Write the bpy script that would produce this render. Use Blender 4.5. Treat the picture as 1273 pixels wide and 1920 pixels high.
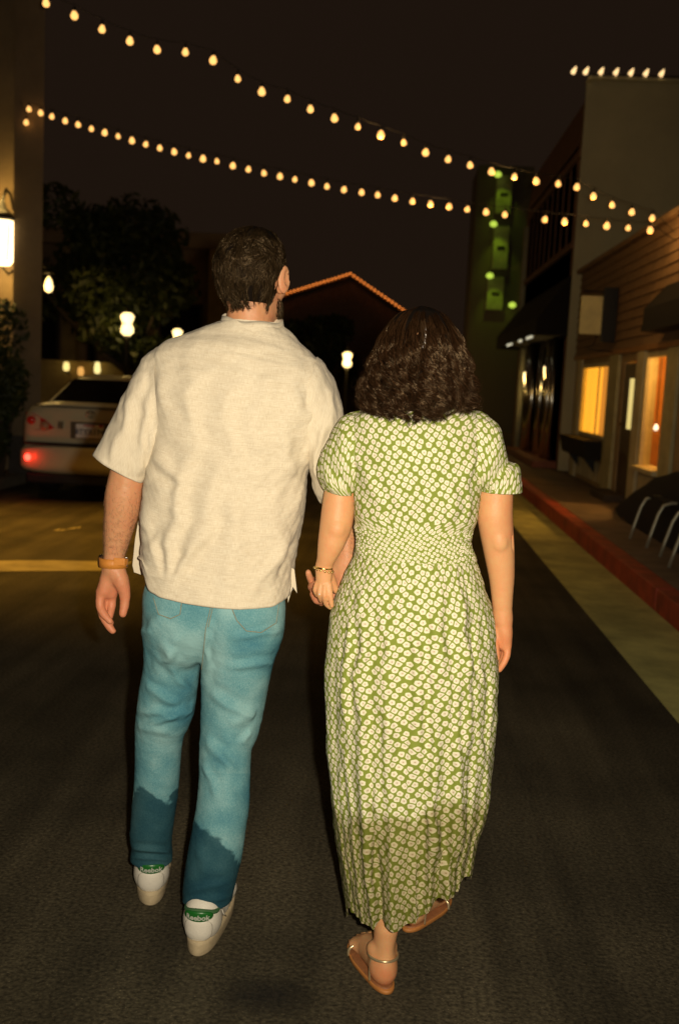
import bpy, bmesh, math, random
import numpy as np
from mathutils import Vector, Matrix
from mathutils.bvhtree import BVHTree

random.seed(7)
RNG = np.random.default_rng(11)
for o in list(bpy.data.objects): bpy.data.objects.remove(o)
SC = bpy.context.scene
COL = SC.collection

# ------------------------------------------------------------------ camera
CAM_H = 1.45
YAW, PITCH, ROLL = math.radians(2.8036), math.radians(7.2548), math.radians(2.8)
cam_d = bpy.data.cameras.new('camera')
cam_d.sensor_fit = 'VERTICAL'; cam_d.sensor_height = 36.0; cam_d.lens = 1900.0 / 1920.0 * 36.0
cam_d.clip_start = 0.05; cam_d.clip_end = 1500
cam_d.dof.use_dof = True; cam_d.dof.focus_distance = 2.42; cam_d.dof.aperture_fstop = 3.6
cam = bpy.data.objects.new('camera', cam_d); COL.objects.link(cam)
CAM_R = Matrix.Rotation(YAW, 3, 'Z') @ Matrix.Rotation(math.pi / 2 - PITCH, 3, 'X') @ Matrix.Rotation(ROLL, 3, 'Z')
cam.matrix_world = Matrix.Translation((0, 0, CAM_H)) @ CAM_R.to_4x4()
SC.camera = cam

# ------------------------------------------------------------------ night sky
w = bpy.data.worlds.new('World'); SC.world = w; w.use_nodes = True
bg = w.node_tree.nodes['Background']
bg.inputs[0].default_value = (0.0118, 0.0068, 0.0041, 1); bg.inputs[1].default_value = 1.0

# ------------------------------------------------------------------ the camera's flash (the photograph's main light)
fl = bpy.data.lights.new('camera_flash', 'SPOT'); fl.energy = 348; fl.color = (1.0, 0.865, 0.665)
fl.spot_size = math.radians(96); fl.spot_blend = 1.0; fl.shadow_soft_size = 0.018
flo = bpy.data.objects.new('camera_flash', fl); COL.objects.link(flo)
flo.matrix_world = Matrix.Translation((0.085, 0.0, CAM_H + 0.05)) @ (Matrix.Rotation(YAW, 3, 'Z') @ Matrix.Rotation(math.pi / 2 - math.radians(3), 3, 'X')).to_4x4()

SC.view_settings.view_transform = 'Standard'; SC.view_settings.look = 'None'
SC.view_settings.exposure = 0.0; SC.view_settings.gamma = 1.0; SC.view_settings.use_curve_mapping = False
SC.render.engine = 'CYCLES'
SC.cycles.max_bounces = 6; SC.cycles.diffuse_bounces = 2; SC.cycles.glossy_bounces = 3; SC.cycles.transmission_bounces = 4
SC.cycles.transparent_max_bounces = 8; SC.cycles.sample_clamp_indirect = 3.0
SC.render.resolution_x = 678; SC.render.resolution_y = 1024

# ------------------------------------------------------------------ measuring helpers: where a sight line meets a real plane
def ray(px, py):
    return CAM_R @ Vector(((px - 636.5) / 1900.0, -(py - 960.0) / 1900.0, -1.0))
def atY(px, py, Y):
    d = ray(px, py); return Vector((0, 0, CAM_H)) + d * (Y / d.y)
def atX(px, py, X):
    d = ray(px, py); return Vector((0, 0, CAM_H)) + d * (X / d.x)
def gnd(px, py, z=0.0):
    d = ray(px, py); return Vector((0, 0, CAM_H)) + d * ((z - CAM_H) / d.z)

# ------------------------------------------------------------------ object helpers
def tag(o, label=None, cat=None, group=None, kind=None):
    if label: o['label'] = label
    if cat: o['category'] = cat
    if group: o['group'] = group
    if kind: o['kind'] = kind
    return o
ROOTLOC = {}
def thing(name, label, cat, loc=(0, 0, 0), group=None):
    o = bpy.data.objects.new(name, None); COL.objects.link(o); o.location = loc; o.empty_display_size = 0.1
    ROOTLOC[o.name] = tuple(loc)
    return tag(o, label, cat, group)
def link(name, me, mat=None, parent=None, loc=None):
    o = bpy.data.objects.new(name, me); COL.objects.link(o)
    if mat is not None:
        if len(me.materials) == 0: me.materials.append(mat)
    if loc is not None: o.location = loc
    if parent is not None:
        o.parent = parent
        o.matrix_parent_inverse = Matrix.Translation(-Vector(ROOTLOC.get(parent.name, (0, 0, 0))))
    ROOTLOC[o.name] = tuple(loc) if loc is not None else (0, 0, 0)
    return o
def copy_tree(o, delta, parent=None):
    c = o.copy(); COL.objects.link(c); ROOTLOC[c.name] = ROOTLOC.get(o.name, (0, 0, 0))
    if parent is None: c.location = Vector(o.location) + Vector(delta)
    else: c.parent = parent
    for ch in list(o.children): copy_tree(ch, delta, c)
    return c
def npmesh(name, V, Fq=None, smooth=True, uv=None, F3=None):
    """mesh from numpy arrays of vertices, quads and triangles"""
    me = bpy.data.meshes.new(name)
    V = np.asarray(V, np.float32); nq = 0 if Fq is None else len(Fq); n3 = 0 if F3 is None else len(F3)
    me.vertices.add(len(V)); me.vertices.foreach_set('co', V.ravel())
    parts = []; starts = []
    if nq: parts.append(np.asarray(Fq, np.int32).ravel()); starts.append(np.arange(nq) * 4)
    if n3: parts.append(np.asarray(F3, np.int32).ravel()); starts.append(nq * 4 + np.arange(n3) * 3)
    lv = np.concatenate(parts); ls = np.concatenate(starts).astype(np.int32)
    me.loops.add(len(lv)); me.loops.foreach_set('vertex_index', lv)
    me.polygons.add(nq + n3); me.polygons.foreach_set('loop_start', ls)
    if smooth: me.polygons.foreach_set('use_smooth', np.ones(nq + n3, bool))
    me.update(calc_edges=True)
    if uv is not None:
        l = me.uv_layers.new(name='UVMap'); l.data.foreach_set('uv', np.asarray(uv, np.float32)[lv].ravel())
    me.validate()
    return me
class MB:
    """collects boxes, prisms, tubes into one mesh (one part)"""
    def __init__(s): s.bm = bmesh.new()
    def box(s, x0, x1, y0, y1, z0, z1, bev=0.0):
        b = bmesh.new(); bmesh.ops.create_cube(b, size=1)
        for v in b.verts: v.co = Vector(((x0 + x1) / 2 + v.co.x * (x1 - x0), (y0 + y1) / 2 + v.co.y * (y1 - y0), (z0 + z1) / 2 + v.co.z * (z1 - z0)))
        if bev: bmesh.ops.bevel(b, geom=b.edges[:], offset=bev, segments=2, affect='EDGES', profile=0.6)
        s._join(b); return s
    def poly(s, pts, thick):
        """extruded polygon: pts 3-D outline, thick = offset vector"""
        b = bmesh.new(); vs = [b.verts.new(p) for p in pts]; f = b.faces.new(vs)
        r = bmesh.ops.extrude_face_region(b, geom=[f]); t = Vector(thick)
        for g in r['geom']:
            if isinstance(g, bmesh.types.BMVert): g.co += t
        bmesh.ops.recalc_face_normals(b, faces=b.faces[:]); s._join(b); return s
    def tube(s, pts, r, n=10, closed=False, caps=True):
        pts = [Vector(p) for p in pts]; b = bmesh.new(); rings = []
        rs = r if isinstance(r, (list, tuple)) else [r] * len(pts)
        up = Vector((0, 0, 1)); prev = None
        for i, p in enumerate(pts):
            if closed: t = pts[(i + 1) % len(pts)] - pts[i - 1]
            else: t = pts[min(i + 1, len(pts) - 1)] - pts[max(i - 1, 0)]
            t.normalize()
            if prev is None:
                a = t.cross(up)
                if a.length < 1e-3: a = t.cross(Vector((0, 1, 0)))
            else: a = prev - t * prev.dot(t)
            a.normalize(); prev = a; c = t.cross(a)
            rings.append([b.verts.new(p + (a * math.cos(2 * math.pi * k / n) + c * math.sin(2 * math.pi * k / n)) * rs[i]) for k in range(n)])
        m = len(rings)
        for i in range(m if closed else m - 1):
            A, B = rings[i], rings[(i + 1) % m]
            for k in range(n): b.faces.new((A[k], A[(k + 1) % n], B[(k + 1) % n], B[k]))
        if caps and not closed: b.faces.new(rings[0][::-1]); b.faces.new(rings[-1])
        for f in b.faces: f.smooth = True
        bmesh.ops.recalc_face_normals(b, faces=b.faces[:]); s._join(b); return s
    def lathe(s, prof, c=(0, 0, 0), n=16, axis='z'):
        b = bmesh.new(); rings = []
        for r, z in prof:
            rings.append([b.verts.new((math.cos(2 * math.pi * k / n) * max(r, 1e-4), math.sin(2 * math.pi * k / n) * max(r, 1e-4), z)) for k in range(n)])
        for i in range(len(rings) - 1):
            for k in range(n): b.faces.new((rings[i][k], rings[i][(k + 1) % n], rings[i + 1][(k + 1) % n], rings[i + 1][k]))
        b.faces.new(rings[0][::-1]); b.faces.new(rings[-1])
        for f in b.faces: f.smooth = True
        for v in b.verts:
            if axis == 'x': v.co = Vector((v.co.z, v.co.x, v.co.y))
            if axis == 'y': v.co = Vector((v.co.x, v.co.z, v.co.y))
            v.co += Vector(c)
        bmesh.ops.recalc_face_normals(b, faces=b.faces[:]); s._join(b); return s
    def _join(s, b):
        m = bpy.data.meshes.new('tmp'); b.to_mesh(m); b.free(); s.bm.from_mesh(m); bpy.data.meshes.remove(m)
    def mesh(s, name):
        me = bpy.data.meshes.new(name); s.bm.to_mesh(me); s.bm.free(); return me
    def build(s, name, mat, parent=None, loc=None):
        return link(name, s.mesh(name), mat, parent, loc)

# ------------------------------------------------------------------ materials
def nodes(m):
    m.use_nodes = True; return m.node_tree.nodes, m.node_tree.links
def simple(name, col, rough=0.6, metal=0.0, spec=0.5, var=0.0, vscale=8.0, bump=0.0, bscale=60.0, emit=None, estr=0.0, coat=0.0, detail=4.0, stretch=(1, 1, 1)):
    m = bpy.data.materials.new(name); N, L = nodes(m); b = N['Principled BSDF']
    b.inputs['Base Color'].default_value = (*col, 1); b.inputs['Roughness'].default_value = rough
    b.inputs['Metallic'].default_value = metal; b.inputs['Specular IOR Level'].default_value = spec
    b.inputs['Coat Weight'].default_value = coat
    tc = N.new('ShaderNodeTexCoord'); mp = N.new('ShaderNodeMapping'); mp.inputs['Scale'].default_value = stretch
    L.new(tc.outputs['Object'], mp.inputs['Vector'])
    if var:
        n = N.new('ShaderNodeTexNoise'); n.inputs['Scale'].default_value = vscale; n.inputs['Detail'].default_value = detail; n.inputs['Roughness'].default_value = 0.65
        L.new(mp.outputs[0], n.inputs['Vector'])
        r = N.new('ShaderNodeMapRange'); r.inputs['From Min'].default_value = 0.3; r.inputs['From Max'].default_value = 0.7
        r.inputs['To Min'].default_value = 1 - var; r.inputs['To Max'].default_value = 1 + var
        L.new(n.outputs['Fac'], r.inputs['Value'])
        mx = N.new('ShaderNodeVectorMath'); mx.operation = 'SCALE'; mx.inputs[0].default_value = col
        L.new(r.outputs[0], mx.inputs['Scale']); L.new(mx.outputs[0], b.inputs['Base Color'])
    if bump:
        n2 = N.new('ShaderNodeTexNoise'); n2.inputs['Scale'].default_value = bscale; n2.inputs['Detail'].default_value = 5
        L.new(mp.outputs[0], n2.inputs['Vector'])
        bp = N.new('ShaderNodeBump'); bp.inputs['Strength'].default_value = bump; bp.inputs['Distance'].default_value = 0.004
        L.new(n2.outputs['Fac'], bp.inputs['Height']); L.new(bp.outputs[0], b.inputs['Normal'])
    if emit:
        b.inputs['Emission Color'].default_value = (*emit, 1); b.inputs['Emission Strength'].default_value = estr
    return m
def emitter(name, col, s):
    m = bpy.data.materials.new(name); N, L = nodes(m); b = N['Principled BSDF']
    b.inputs['Base Color'].default_value = (*col, 1); b.inputs['Roughness'].default_value = 0.35
    b.inputs['Emission Color'].default_value = (*col, 1); b.inputs['Emission Strength'].default_value = s
    return m

# ================================================================== setting materials
def asphalt_mat():
    m = bpy.data.materials.new('asphalt'); N, L = nodes(m); b = N['Principled BSDF']
    tc = N.new('ShaderNodeTexCoord')
    n1 = N.new('ShaderNodeTexNoise'); n1.inputs['Scale'].default_value = 85; n1.inputs['Detail'].default_value = 3
    n2 = N.new('ShaderNodeTexNoise'); n2.inputs['Scale'].default_value = 1.3; n2.inputs['Detail'].default_value = 6
    vo = N.new('ShaderNodeTexVoronoi'); vo.inputs['Scale'].default_value = 110
    n3 = N.new('ShaderNodeTexNoise'); n3.inputs['Scale'].default_value = 190; n3.inputs['Detail'].default_value = 1
    for n in (n1, n2, vo, n3): L.new(tc.outputs['Object'], n.inputs['Vector'])
    # old rubber streaks run along the road
    mp = N.new('ShaderNodeMapping'); mp.inputs['Scale'].default_value = (5.0, 0.35, 1); L.new(tc.outputs['Object'], mp.inputs['Vector'])
    n4 = N.new('ShaderNodeTexNoise'); n4.inputs['Scale'].default_value = 1.6; n4.inputs['Detail'].default_value = 4; L.new(mp.outputs[0], n4.inputs['Vector'])
    r1 = N.new('ShaderNodeValToRGB'); r1.color_ramp.elements[0].position = 0.32; r1.color_ramp.elements[0].color = (0.036, 0.030, 0.018, 1)
    r1.color_ramp.elements[1].position = 0.72; r1.color_ramp.elements[1].color = (0.115, 0.097, 0.058, 1)
    L.new(n1.outputs['Fac'], r1.inputs[0])
    sp = N.new('ShaderNodeValToRGB'); sp.color_ramp.elements[0].position = 0.66; sp.color_ramp.elements[0].color = (0, 0, 0, 1)
    sp.color_ramp.elements[1].position = 0.80; sp.color_ramp.elements[1].color = (0.16, 0.135, 0.08, 1); L.new(n3.outputs['Fac'], sp.inputs[0])
    add = N.new('ShaderNodeMix'); add.data_type = 'RGBA'; add.blend_type = 'ADD'; add.inputs[0].default_value = 1
    L.new(r1.outputs[0], add.inputs[6]); L.new(sp.outputs[0], add.inputs[7])
    mr = N.new('ShaderNodeMapRange'); mr.inputs['From Min'].default_value = 0.3; mr.inputs['From Max'].default_value = 0.7; mr.inputs['To Min'].default_value = 0.55; mr.inputs['To Max'].default_value = 1.35
    L.new(n2.outputs['Fac'], mr.inputs[0])
    mr2 = N.new('ShaderNodeMapRange'); mr2.inputs['From Min'].default_value = 0.35; mr2.inputs['From Max'].default_value = 0.65; mr2.inputs['To Min'].default_value = 0.75; mr2.inputs['To Max'].default_value = 1.2
    L.new(n4.outputs['Fac'], mr2.inputs[0])
    mm = N.new('ShaderNodeMath'); mm.operation = 'MULTIPLY'; L.new(mr.outputs[0], mm.inputs[0]); L.new(mr2.outputs[0], mm.inputs[1])
    sc = N.new('ShaderNodeVectorMath'); sc.operation = 'SCALE'; L.new(add.outputs[2], sc.inputs[0]); L.new(mm.outputs[0], sc.inputs['Scale'])
    L.new(sc.outputs[0], b.inputs['Base Color']); b.inputs['Roughness'].default_value = 0.9; b.inputs['Specular IOR Level'].default_value = 0.25
    bp = N.new('ShaderNodeBump'); bp.inputs['Strength'].default_value = 0.5; bp.inputs['Distance'].default_value = 0.003
    L.new(vo.outputs['Distance'], bp.inputs['Height']); L.new(bp.outputs[0], b.inputs['Normal'])
    return m
M_ASPH = asphalt_mat()
M_GUT = simple('gutter_concrete', (0.60, 0.585, 0.20), 0.85, var=0.4, vscale=2.2, bump=0.5, bscale=120, detail=8)
M_RED = simple('red_kerb_paint', (0.46, 0.060, 0.026), 0.6, var=0.45, vscale=5, bump=0.4, bscale=60, detail=8)
M_WALK = simple('sidewalk_concrete', (0.22, 0.16, 0.11), 0.8, var=0.3, vscale=3, bump=0.5, bscale=90, detail=8)
M_CONC = simple('pale_concrete', (0.36, 0.30, 0.16), 0.85, var=0.4, vscale=3.5, bump=0.4, bscale=80, detail=8)
M_STAIN = simple('oil_stain', (0.012, 0.011, 0.010), 0.8, bump=0.5, bscale=150)
M_LINE = simple('worn_paint', (0.32, 0.27, 0.14), 0.8, var=0.5, vscale=14)

def slab(name, x0, x1, y0, y1, z, m, parent=None):
    V = np.array([(x0, y0, z), (x1, y0, z), (x1, y1, z), (x0, y1, z)])
    return link(name, npmesh(name, V, [(0, 1, 2, 3)], smooth=False), m, parent)
g = slab('ground', -300, 300, -40, 600, -0.03, simple('dirt_ground', (0.05, 0.045, 0.035), 0.95, var=0.4, vscale=1)); tag(g, kind='structure')
road = slab('road', -4.6, 1.36, -6, 70, 0.0, M_ASPH); tag(road, kind='structure')
side = slab('side_road', -30, -4.6, 3.2, 8.0, 0.0, M_ASPH); tag(side, kind='structure')
gut = MB(); gut.poly([(1.357, -6, -0.02), (1.867, -6, -0.02), (1.867, -6, -0.005), (1.357, -6, 0.004)], (0, 76, 0)); tag(gut.build('gutter', M_GUT), kind='structure')
# red kerb built stone by stone, with joints
kr = bpy.data.objects.new('kerb', None); COL.objects.link(kr); ROOTLOC['kerb'] = (0, 0, 0); tag(kr, kind='structure')
yy = -2.0; i = 0
while yy < 40:
    ln = 3.0
    k = MB(); k.box(1.869, 2.02, yy + 0.004, yy + ln - 0.004, -0.02, 0.15 + 0.002 * math.sin(i * 2.1), bev=0.018)
    k.build('kerb_stone', M_RED, kr); yy += ln; i += 1
# sidewalk flags
sw = bpy.data.objects.new('sidewalk', None); COL.objects.link(sw); ROOTLOC['sidewalk'] = (0, 0, 0); tag(sw, kind='structure')
bs = MB(); bs.box(2.022, 3.6, -2, 40, -0.02, 0.135); bs.build('sidewalk_base', M_WALK, sw)
for i in range(28):
    y0 = -2 + i * 1.5
    p = MB(); p.box(2.024, 2.84, y0 + 0.006, y0 + 1.494, 0.136, 0.149 + 0.0015 * math.sin(i * 1.7), bev=0.004); p.build('paving_slab', M_WALK, sw)
# the left kerb and pavement beyond the side road
lk = MB(); lk.box(-4.75, -4.6, 8.0, 70, -0.02, 0.13, bev=0.02); tag(lk.build('left_kerb', simple('grey_kerb', (0.22, 0.2, 0.15), 0.85, var=0.2), None), kind='structure')
lp = MB(); lp.box(-30, -4.752, 8.0, 70, -0.02, 0.12); tag(lp.build('left_pavement', M_WALK), kind='structure')
# pale concrete cross gutter where the side road meets the street: its edge wavers
def wavy_strip(name, pa, pb, wa, wb, z, m):
    n = 40; V = []; 
    for i in range(n + 1):
        t = i / n; c = Vector(pa).lerp(Vector(pb), t); hw = (wa + (wb - wa) * t) / 2
        e = 0.05 * math.sin(t * 9 + 1) + 0.03 * math.sin(t * 23)
        V += [(c.x, c.y - hw + e * 0.6, z), (c.x, c.y + hw + e, z)]
    F = [(2 * i, 2 * i + 2, 2 * i + 3, 2 * i + 1) for i in range(n)]
    return link(name, npmesh(name, V, F, smooth=False), m)
a = gnd(-60, 1066); b_ = gnd(196, 1062)
tag(wavy_strip('cross_gutter', (-7.5, 5.23, 0), (-1.95, 7.46, 0), 0.72, 0.40, 0.004, M_CONC), kind='structure')
def blob(name, c, rx, ry, z, m, seed):
    n = 28; V = [(c[0], c[1], z)]; r = random.Random(seed); ph = [r.uniform(0, 6.28) for _ in range(4)]
    for i in range(n):
        a = 2 * math.pi * i / n; k = 1 + 0.12 * math.sin(2 * a + ph[0]) + 0.09 * math.sin(3 * a + ph[1]) + 0.05 * math.sin(7 * a + ph[2])
        V.append((c[0] + rx * k * math.cos(a), c[1] + ry * k * math.sin(a), z))
    return link(name, npmesh(name, V, None, smooth=False, F3=[(0, i + 1, (i + 1) % n + 1) for i in range(n)]), m)
def soft_stain_mat():
    m = bpy.data.materials.new('soft_oil_stain'); N, L = nodes(m); b = N['Principled BSDF']
    b.inputs['Base Color'].default_value = (0.012, 0.011, 0.010, 1); b.inputs['Roughness'].default_value = 0.85
    tc = N.new('ShaderNodeTexCoord'); ln = N.new('ShaderNodeVectorMath'); ln.operation = 'LENGTH'; L.new(tc.outputs['Object'], ln.inputs[0])
    nz = N.new('ShaderNodeTexNoise'); nz.inputs['Scale'].default_value = 3.0; nz.inputs['Detail'].default_value = 5; L.new(tc.outputs['Object'], nz.inputs['Vector'])
    ad = N.new('ShaderNodeMath'); ad.operation = 'MULTIPLY_ADD'; ad.inputs[1].default_value = 0.7; L.new(nz.outputs['Fac'], ad.inputs[0]); L.new(ln.outputs['Value'], ad.inputs[2])
    mr = N.new('ShaderNodeMapRange'); mr.inputs['From Min'].default_value = 0.55; mr.inputs['From Max'].default_value = 1.25; mr.inputs['To Min'].default_value = 0.5; mr.inputs['To Max'].default_value = 0.0
    L.new(ad.outputs[0], mr.inputs[0]); L.new(mr.outputs[0], b.inputs['Alpha'])
    return m
M_SOFT = soft_stain_mat()
def stain(px, py, rx, ry):
    c = gnd(px, py); o = slab('oil_stain', -1, 1, -1, 1, 0, M_SOFT); o.location = (c.x, c.y, 0.003); o.scale = (rx, ry, 1); tag(o, kind='structure'); return o
stain(500, 1868, 0.14, 0.10)
lm = wavy_strip('painted_mark', tuple(gnd(100, 996)), tuple(gnd(152, 990)), 0.10, 0.10, 0.004, M_LINE); tag(lm, kind='structure')

# ================================================================== lamps
M_WHITE = emitter('lamp_glass_white', (1.0, 0.72, 0.30), 2.6)
M_IRON = simple('black_iron', (0.015, 0.014, 0.013), 0.5, metal=0.3)
def point(name, loc, e, col, r=0.08, parent=None):
    l = bpy.data.lights.new(name, 'POINT'); l.energy = e; l.color = col; l.shadow_soft_size = r
    o = bpy.data.objects.new(name, l); COL.objects.link(o); o.location = loc
    if parent is not None:
        o.parent = parent; o.matrix_parent_inverse = Matrix.Translation(-Vector(ROOTLOC[parent.name]))
    return o
WARM = (1.0, 0.62, 0.16)
# --- large lantern on the stucco tower
YW = 12.9
YP = YW - 0.42          # front of the tower's corner pier; the lantern hangs in the recess beside it
lc = atY(5, 455, YP + 0.06)
t = thing('wall_lantern', 'large glowing glass lantern on an iron bracket on the stucco tower wall', 'lantern', (lc.x, YW, lc.z))
gl = MB(); gl.lathe([(0.10, -0.27), (0.14, -0.22), (0.185, 0.2), (0.15, 0.26), (0.03, 0.27)], (lc.x, lc.y, lc.z), 8); gl.build('glass', emitter('lantern_glass', (1.0, 0.72, 0.34), 4.5), t)
cg = MB()
for k in range(8):
    a = 2 * math.pi * (k + 0.0) / 8
    cg.tube([(lc.x + 0.145 * math.cos(a), lc.y + 0.145 * math.sin(a), lc.z - 0.22), (lc.x + 0.192 * math.cos(a), lc.y + 0.192 * math.sin(a), lc.z + 0.2)], 0.008, 6)
cg.build('cage', M_IRON, t)
cp = MB(); cp.lathe([(0.20, 0.27), (0.21, 0.28), (0.12, 0.36), (0.05, 0.42), (0.03, 0.50), (0.0, 0.52)], (lc.x, lc.y, lc.z), 8); cp.build('cap', M_IRON, t)
br = MB(); br.tube([(lc.x, lc.y, lc.z + 0.5), (lc.x, lc.y + 0.12, lc.z + 0.66), (lc.x, lc.y + 0.26, lc.z + 0.62), (lc.x, YW + 0.01, lc.z + 0.45)], 0.018, 8); br.build('bracket', M_IRON, t); br = MB(); br.tube([(lc.x, lc.y, lc.z - 0.29), (lc.x, lc.y + 0.2, lc.z - 0.36), (lc.x, YW + 0.01, lc.z - 0.3)], 0.014, 8); br.build('bracket', M_IRON, t)
point('lantern_light', (lc.x - 0.02, lc.y - 0.0, lc.z + 0.55), 12, WARM, 0.12, t)
point('lantern_downlight', (lc.x - 0.02, lc.y - 0.0, lc.z - 0.45), 10, WARM, 0.15, t)

def post_lamp(px, py, Y, s, label, energy=30, light=True):
    c = atY(px, py, Y)
    t = thing('street_lamp', label, 'street lamp', (c.x, Y, 0), 'post lamps along the street')
    p = MB(); p.lathe([(0.13, 0.0), (0.13, 0.10), (0.08, 0.16), (0.06, 0.6), (0.045, 0.7), (0.04, c.z - 0.30 * s), (0.07, c.z - 0.25 * s), (0.03, c.z - 0.2 * s)], (c.x, Y, 0), 12); p.build('post', M_IRON, t)
    g = MB(); g.lathe([(0.05 * s, -0.2 * s), (0.11 * s, -0.15 * s), (0.115 * s, -0.08 * s), (0.075 * s, 0.0), (0.11 * s, 0.08 * s), (0.12 * s, 0.13 * s), (0.07 * s, 0.18 * s), (0.0, 0.19 * s)], (c.x, Y, c.z), 14); g.build('lamp_globe', M_WHITE, t)
    f = MB(); f.lathe([(0.05 * s, 0.19 * s), (0.03 * s, 0.22 * s), (0.012 * s, 0.28 * s), (0.0, 0.3 * s)], (c.x, Y, c.z), 10); f.build('finial', M_IRON, t)
    if light: point('lamp_light', (c.x, Y - 0.3, c.z), energy, WARM, 0.1, t)
    return t
post_lamp(239, 607, 16.5, 0.95, 'glowing globe lamp on a black post standing behind the parked sedan', 5)
post_lamp(333, 632, 21.0, 0.9, 'globe lamp half hidden behind the shoulder of the beige shirt', 8)
post_lamp(651, 674, 32.0, 1.25, 'globe lamp shining alone in the dark street between the two heads', 60)

# --- shaded lamp over the side road, just beyond the left edge of the picture: its pool of light lies on the street
ls = thing('street_lamp', 'tall black street lamp with a downward shade beside the side road', 'street lamp', (-5.3, 9.35, 0), 'post lamps along the street')
m = MB(); m.lathe([(0.14, 0.0), (0.14, 0.1), (0.07, 0.2), (0.05, 0.8), (0.045, 3.9), (0.0, 3.92)], (-5.3, 9.35, 0.12), 12); m.build('post', M_IRON, ls)
m = MB(); m.tube([(-5.3, 9.35, 4.0), (-5.25, 9.2, 4.2), (-5.1, 8.9, 4.2), (-5.0, 8.7, 4.0)], 0.025, 8); m.build('arm', M_IRON, ls)
m = MB(); m.lathe([(0.03, 0.14), (0.06, 0.12), (0.20, 0.0), (0.205, -0.01), (0.05, 0.09)], (-5.0, 8.7, 3.86), 16); m.build('shade', M_IRON, ls)
m = MB(); m.lathe([(0.0, 0.06), (0.05, 0.03), (0.06, -0.02), (0.0, -0.07)], (-5.0, 8.7, 3.86), 12); m.build('bulb', M_WHITE, ls)
sl = bpy.data.lights.new('lamp_light', 'SPOT'); sl.energy = 950; sl.color = (1.0, 0.50, 0.06); sl.spot_size = math.radians(74); sl.spot_blend = 0.85; sl.shadow_soft_size = 0.06
so_ = bpy.data.objects.new('lamp_light', sl); COL.objects.link(so_); so_.location = (-5.0, 8.7, 3.75); so_.rotation_euler = (gnd(35, 1008) - Vector((-5.0, 8.7, 3.75))).to_track_quat('-Z', 'Y').to_euler(); so_.parent = ls; so_.matrix_parent_inverse = Matrix.Translation(-Vector(ROOTLOC[ls.name]))

# --- small flame-shaped lantern further along the left side
lc2 = atY(92, 536, 16.0)
t = thing('wall_lantern', 'small flame-shaped lantern glowing just past the edge of the stucco tower', 'lantern', (lc2.x, 16.0, lc2.z))
g = MB(); g.lathe([(0.02, -0.10), (0.06, -0.07), (0.07, 0.0), (0.045, 0.09), (0.015, 0.14), (0, 0.15)], (lc2.x, 16.0, lc2.z), 12); g.build('glass', M_WHITE, t)
b2 = MB(); b2.tube([(lc2.x, 16.0, lc2.z + 0.2), (lc2.x - 0.08, 16.0, lc2.z + 0.3), (lc2.x - 0.25, 16.0, lc2.z + 0.3), (lc2.x - 0.6, 16.0, lc2.z + 0.22)], 0.015, 8); b2.lathe([(0.09, -0.02), (0.09, 0.0), (0.02, 0.06)], (lc2.x, 16.0, lc2.z + 0.2), 10); b2.build('bracket', M_IRON, t)
point('lamp_light', (lc2.x - 0.02, 15.8, lc2.z), 10, WARM, 0.1, t)

# ================================================================== left side buildings
M_STUC = simple('tower_stucco', (0.27, 0.20, 0.12), 0.9, var=0.18, vscale=2, bump=1.0, bscale=28, detail=8)
tw0 = atY(82, 300, YP)
t = thing('stucco_tower', 'tall plain stucco tower wall behind the silver sedan', 'building', (-6.5, YW, 0))
m = MB(); m.poly([(-12, YW, 0.12), (tw0.x - 0.2, YW, 0.12), (tw0.x - 1.66, YW + 3.8, 0.12), (-12, YW + 3.8, 0.12)], (0, 0, 11.38)); m.build('wall', M_STUC, t)
xp = atY(27, 300, YP).x
m = MB(); m.poly([(xp, YP, 0.12), (tw0.x, YP, 0.12), (tw0.x - 0.17, YW + 0.05, 0.12), (xp, YW + 0.05, 0.12)], (0, 0, 11.38)); m.build('corner_pier', M_STUC, t)
m = MB(); m.box(xp - 0.03, tw0.x + 0.02, YP - 0.03, YP + 0.1, 0.121, 0.6, bev=0.01); m.build('plinth', simple('dark_plinth', (0.08, 0.07, 0.06), 0.85, var=0.2), t)
m = MB(); m.box(-12.1, tw0.x + 0.03, YP - 0.06, YW + 0.3, 11.505, 11.75, bev=0.02); m.build('coping', M_STUC, t)

M_BROWN = simple('brown_stucco', (0.36, 0.24, 0.13), 0.9, var=0.25, vscale=1.5, bump=0.6, bscale=25)
M_YELL = simple('ochre_wall', (0.42, 0.30, 0.11), 0.9, var=0.25, vscale=2, bump=0.6, bscale=30)
M_DARKG = simple('dark_glass', (0.012, 0.011, 0.010), 0.2, spec=0.4)
M_TRIM = simple('brown_trim', (0.07, 0.045, 0.025), 0.7, var=0.2)
# low ochre garden wall with capping stones
t = thing('garden_wall', 'low ochre garden wall behind the parked sedan', 'wall', (-6.0, 20.0, 0))
m = MB(); m.box(-9.5, -3.6, 20.0, 20.3, 0.12, 1.55); m.build('wall', M_YELL, t)
for i in range(10):
    x0 = -9.55 + i * 0.6
    m = MB(); m.box(x0 + 0.006, x0 + 0.594, 19.95, 20.35, 1.552, 1.63, bev=0.012); m.build('capping_stone', M_YELL, t)
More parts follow.
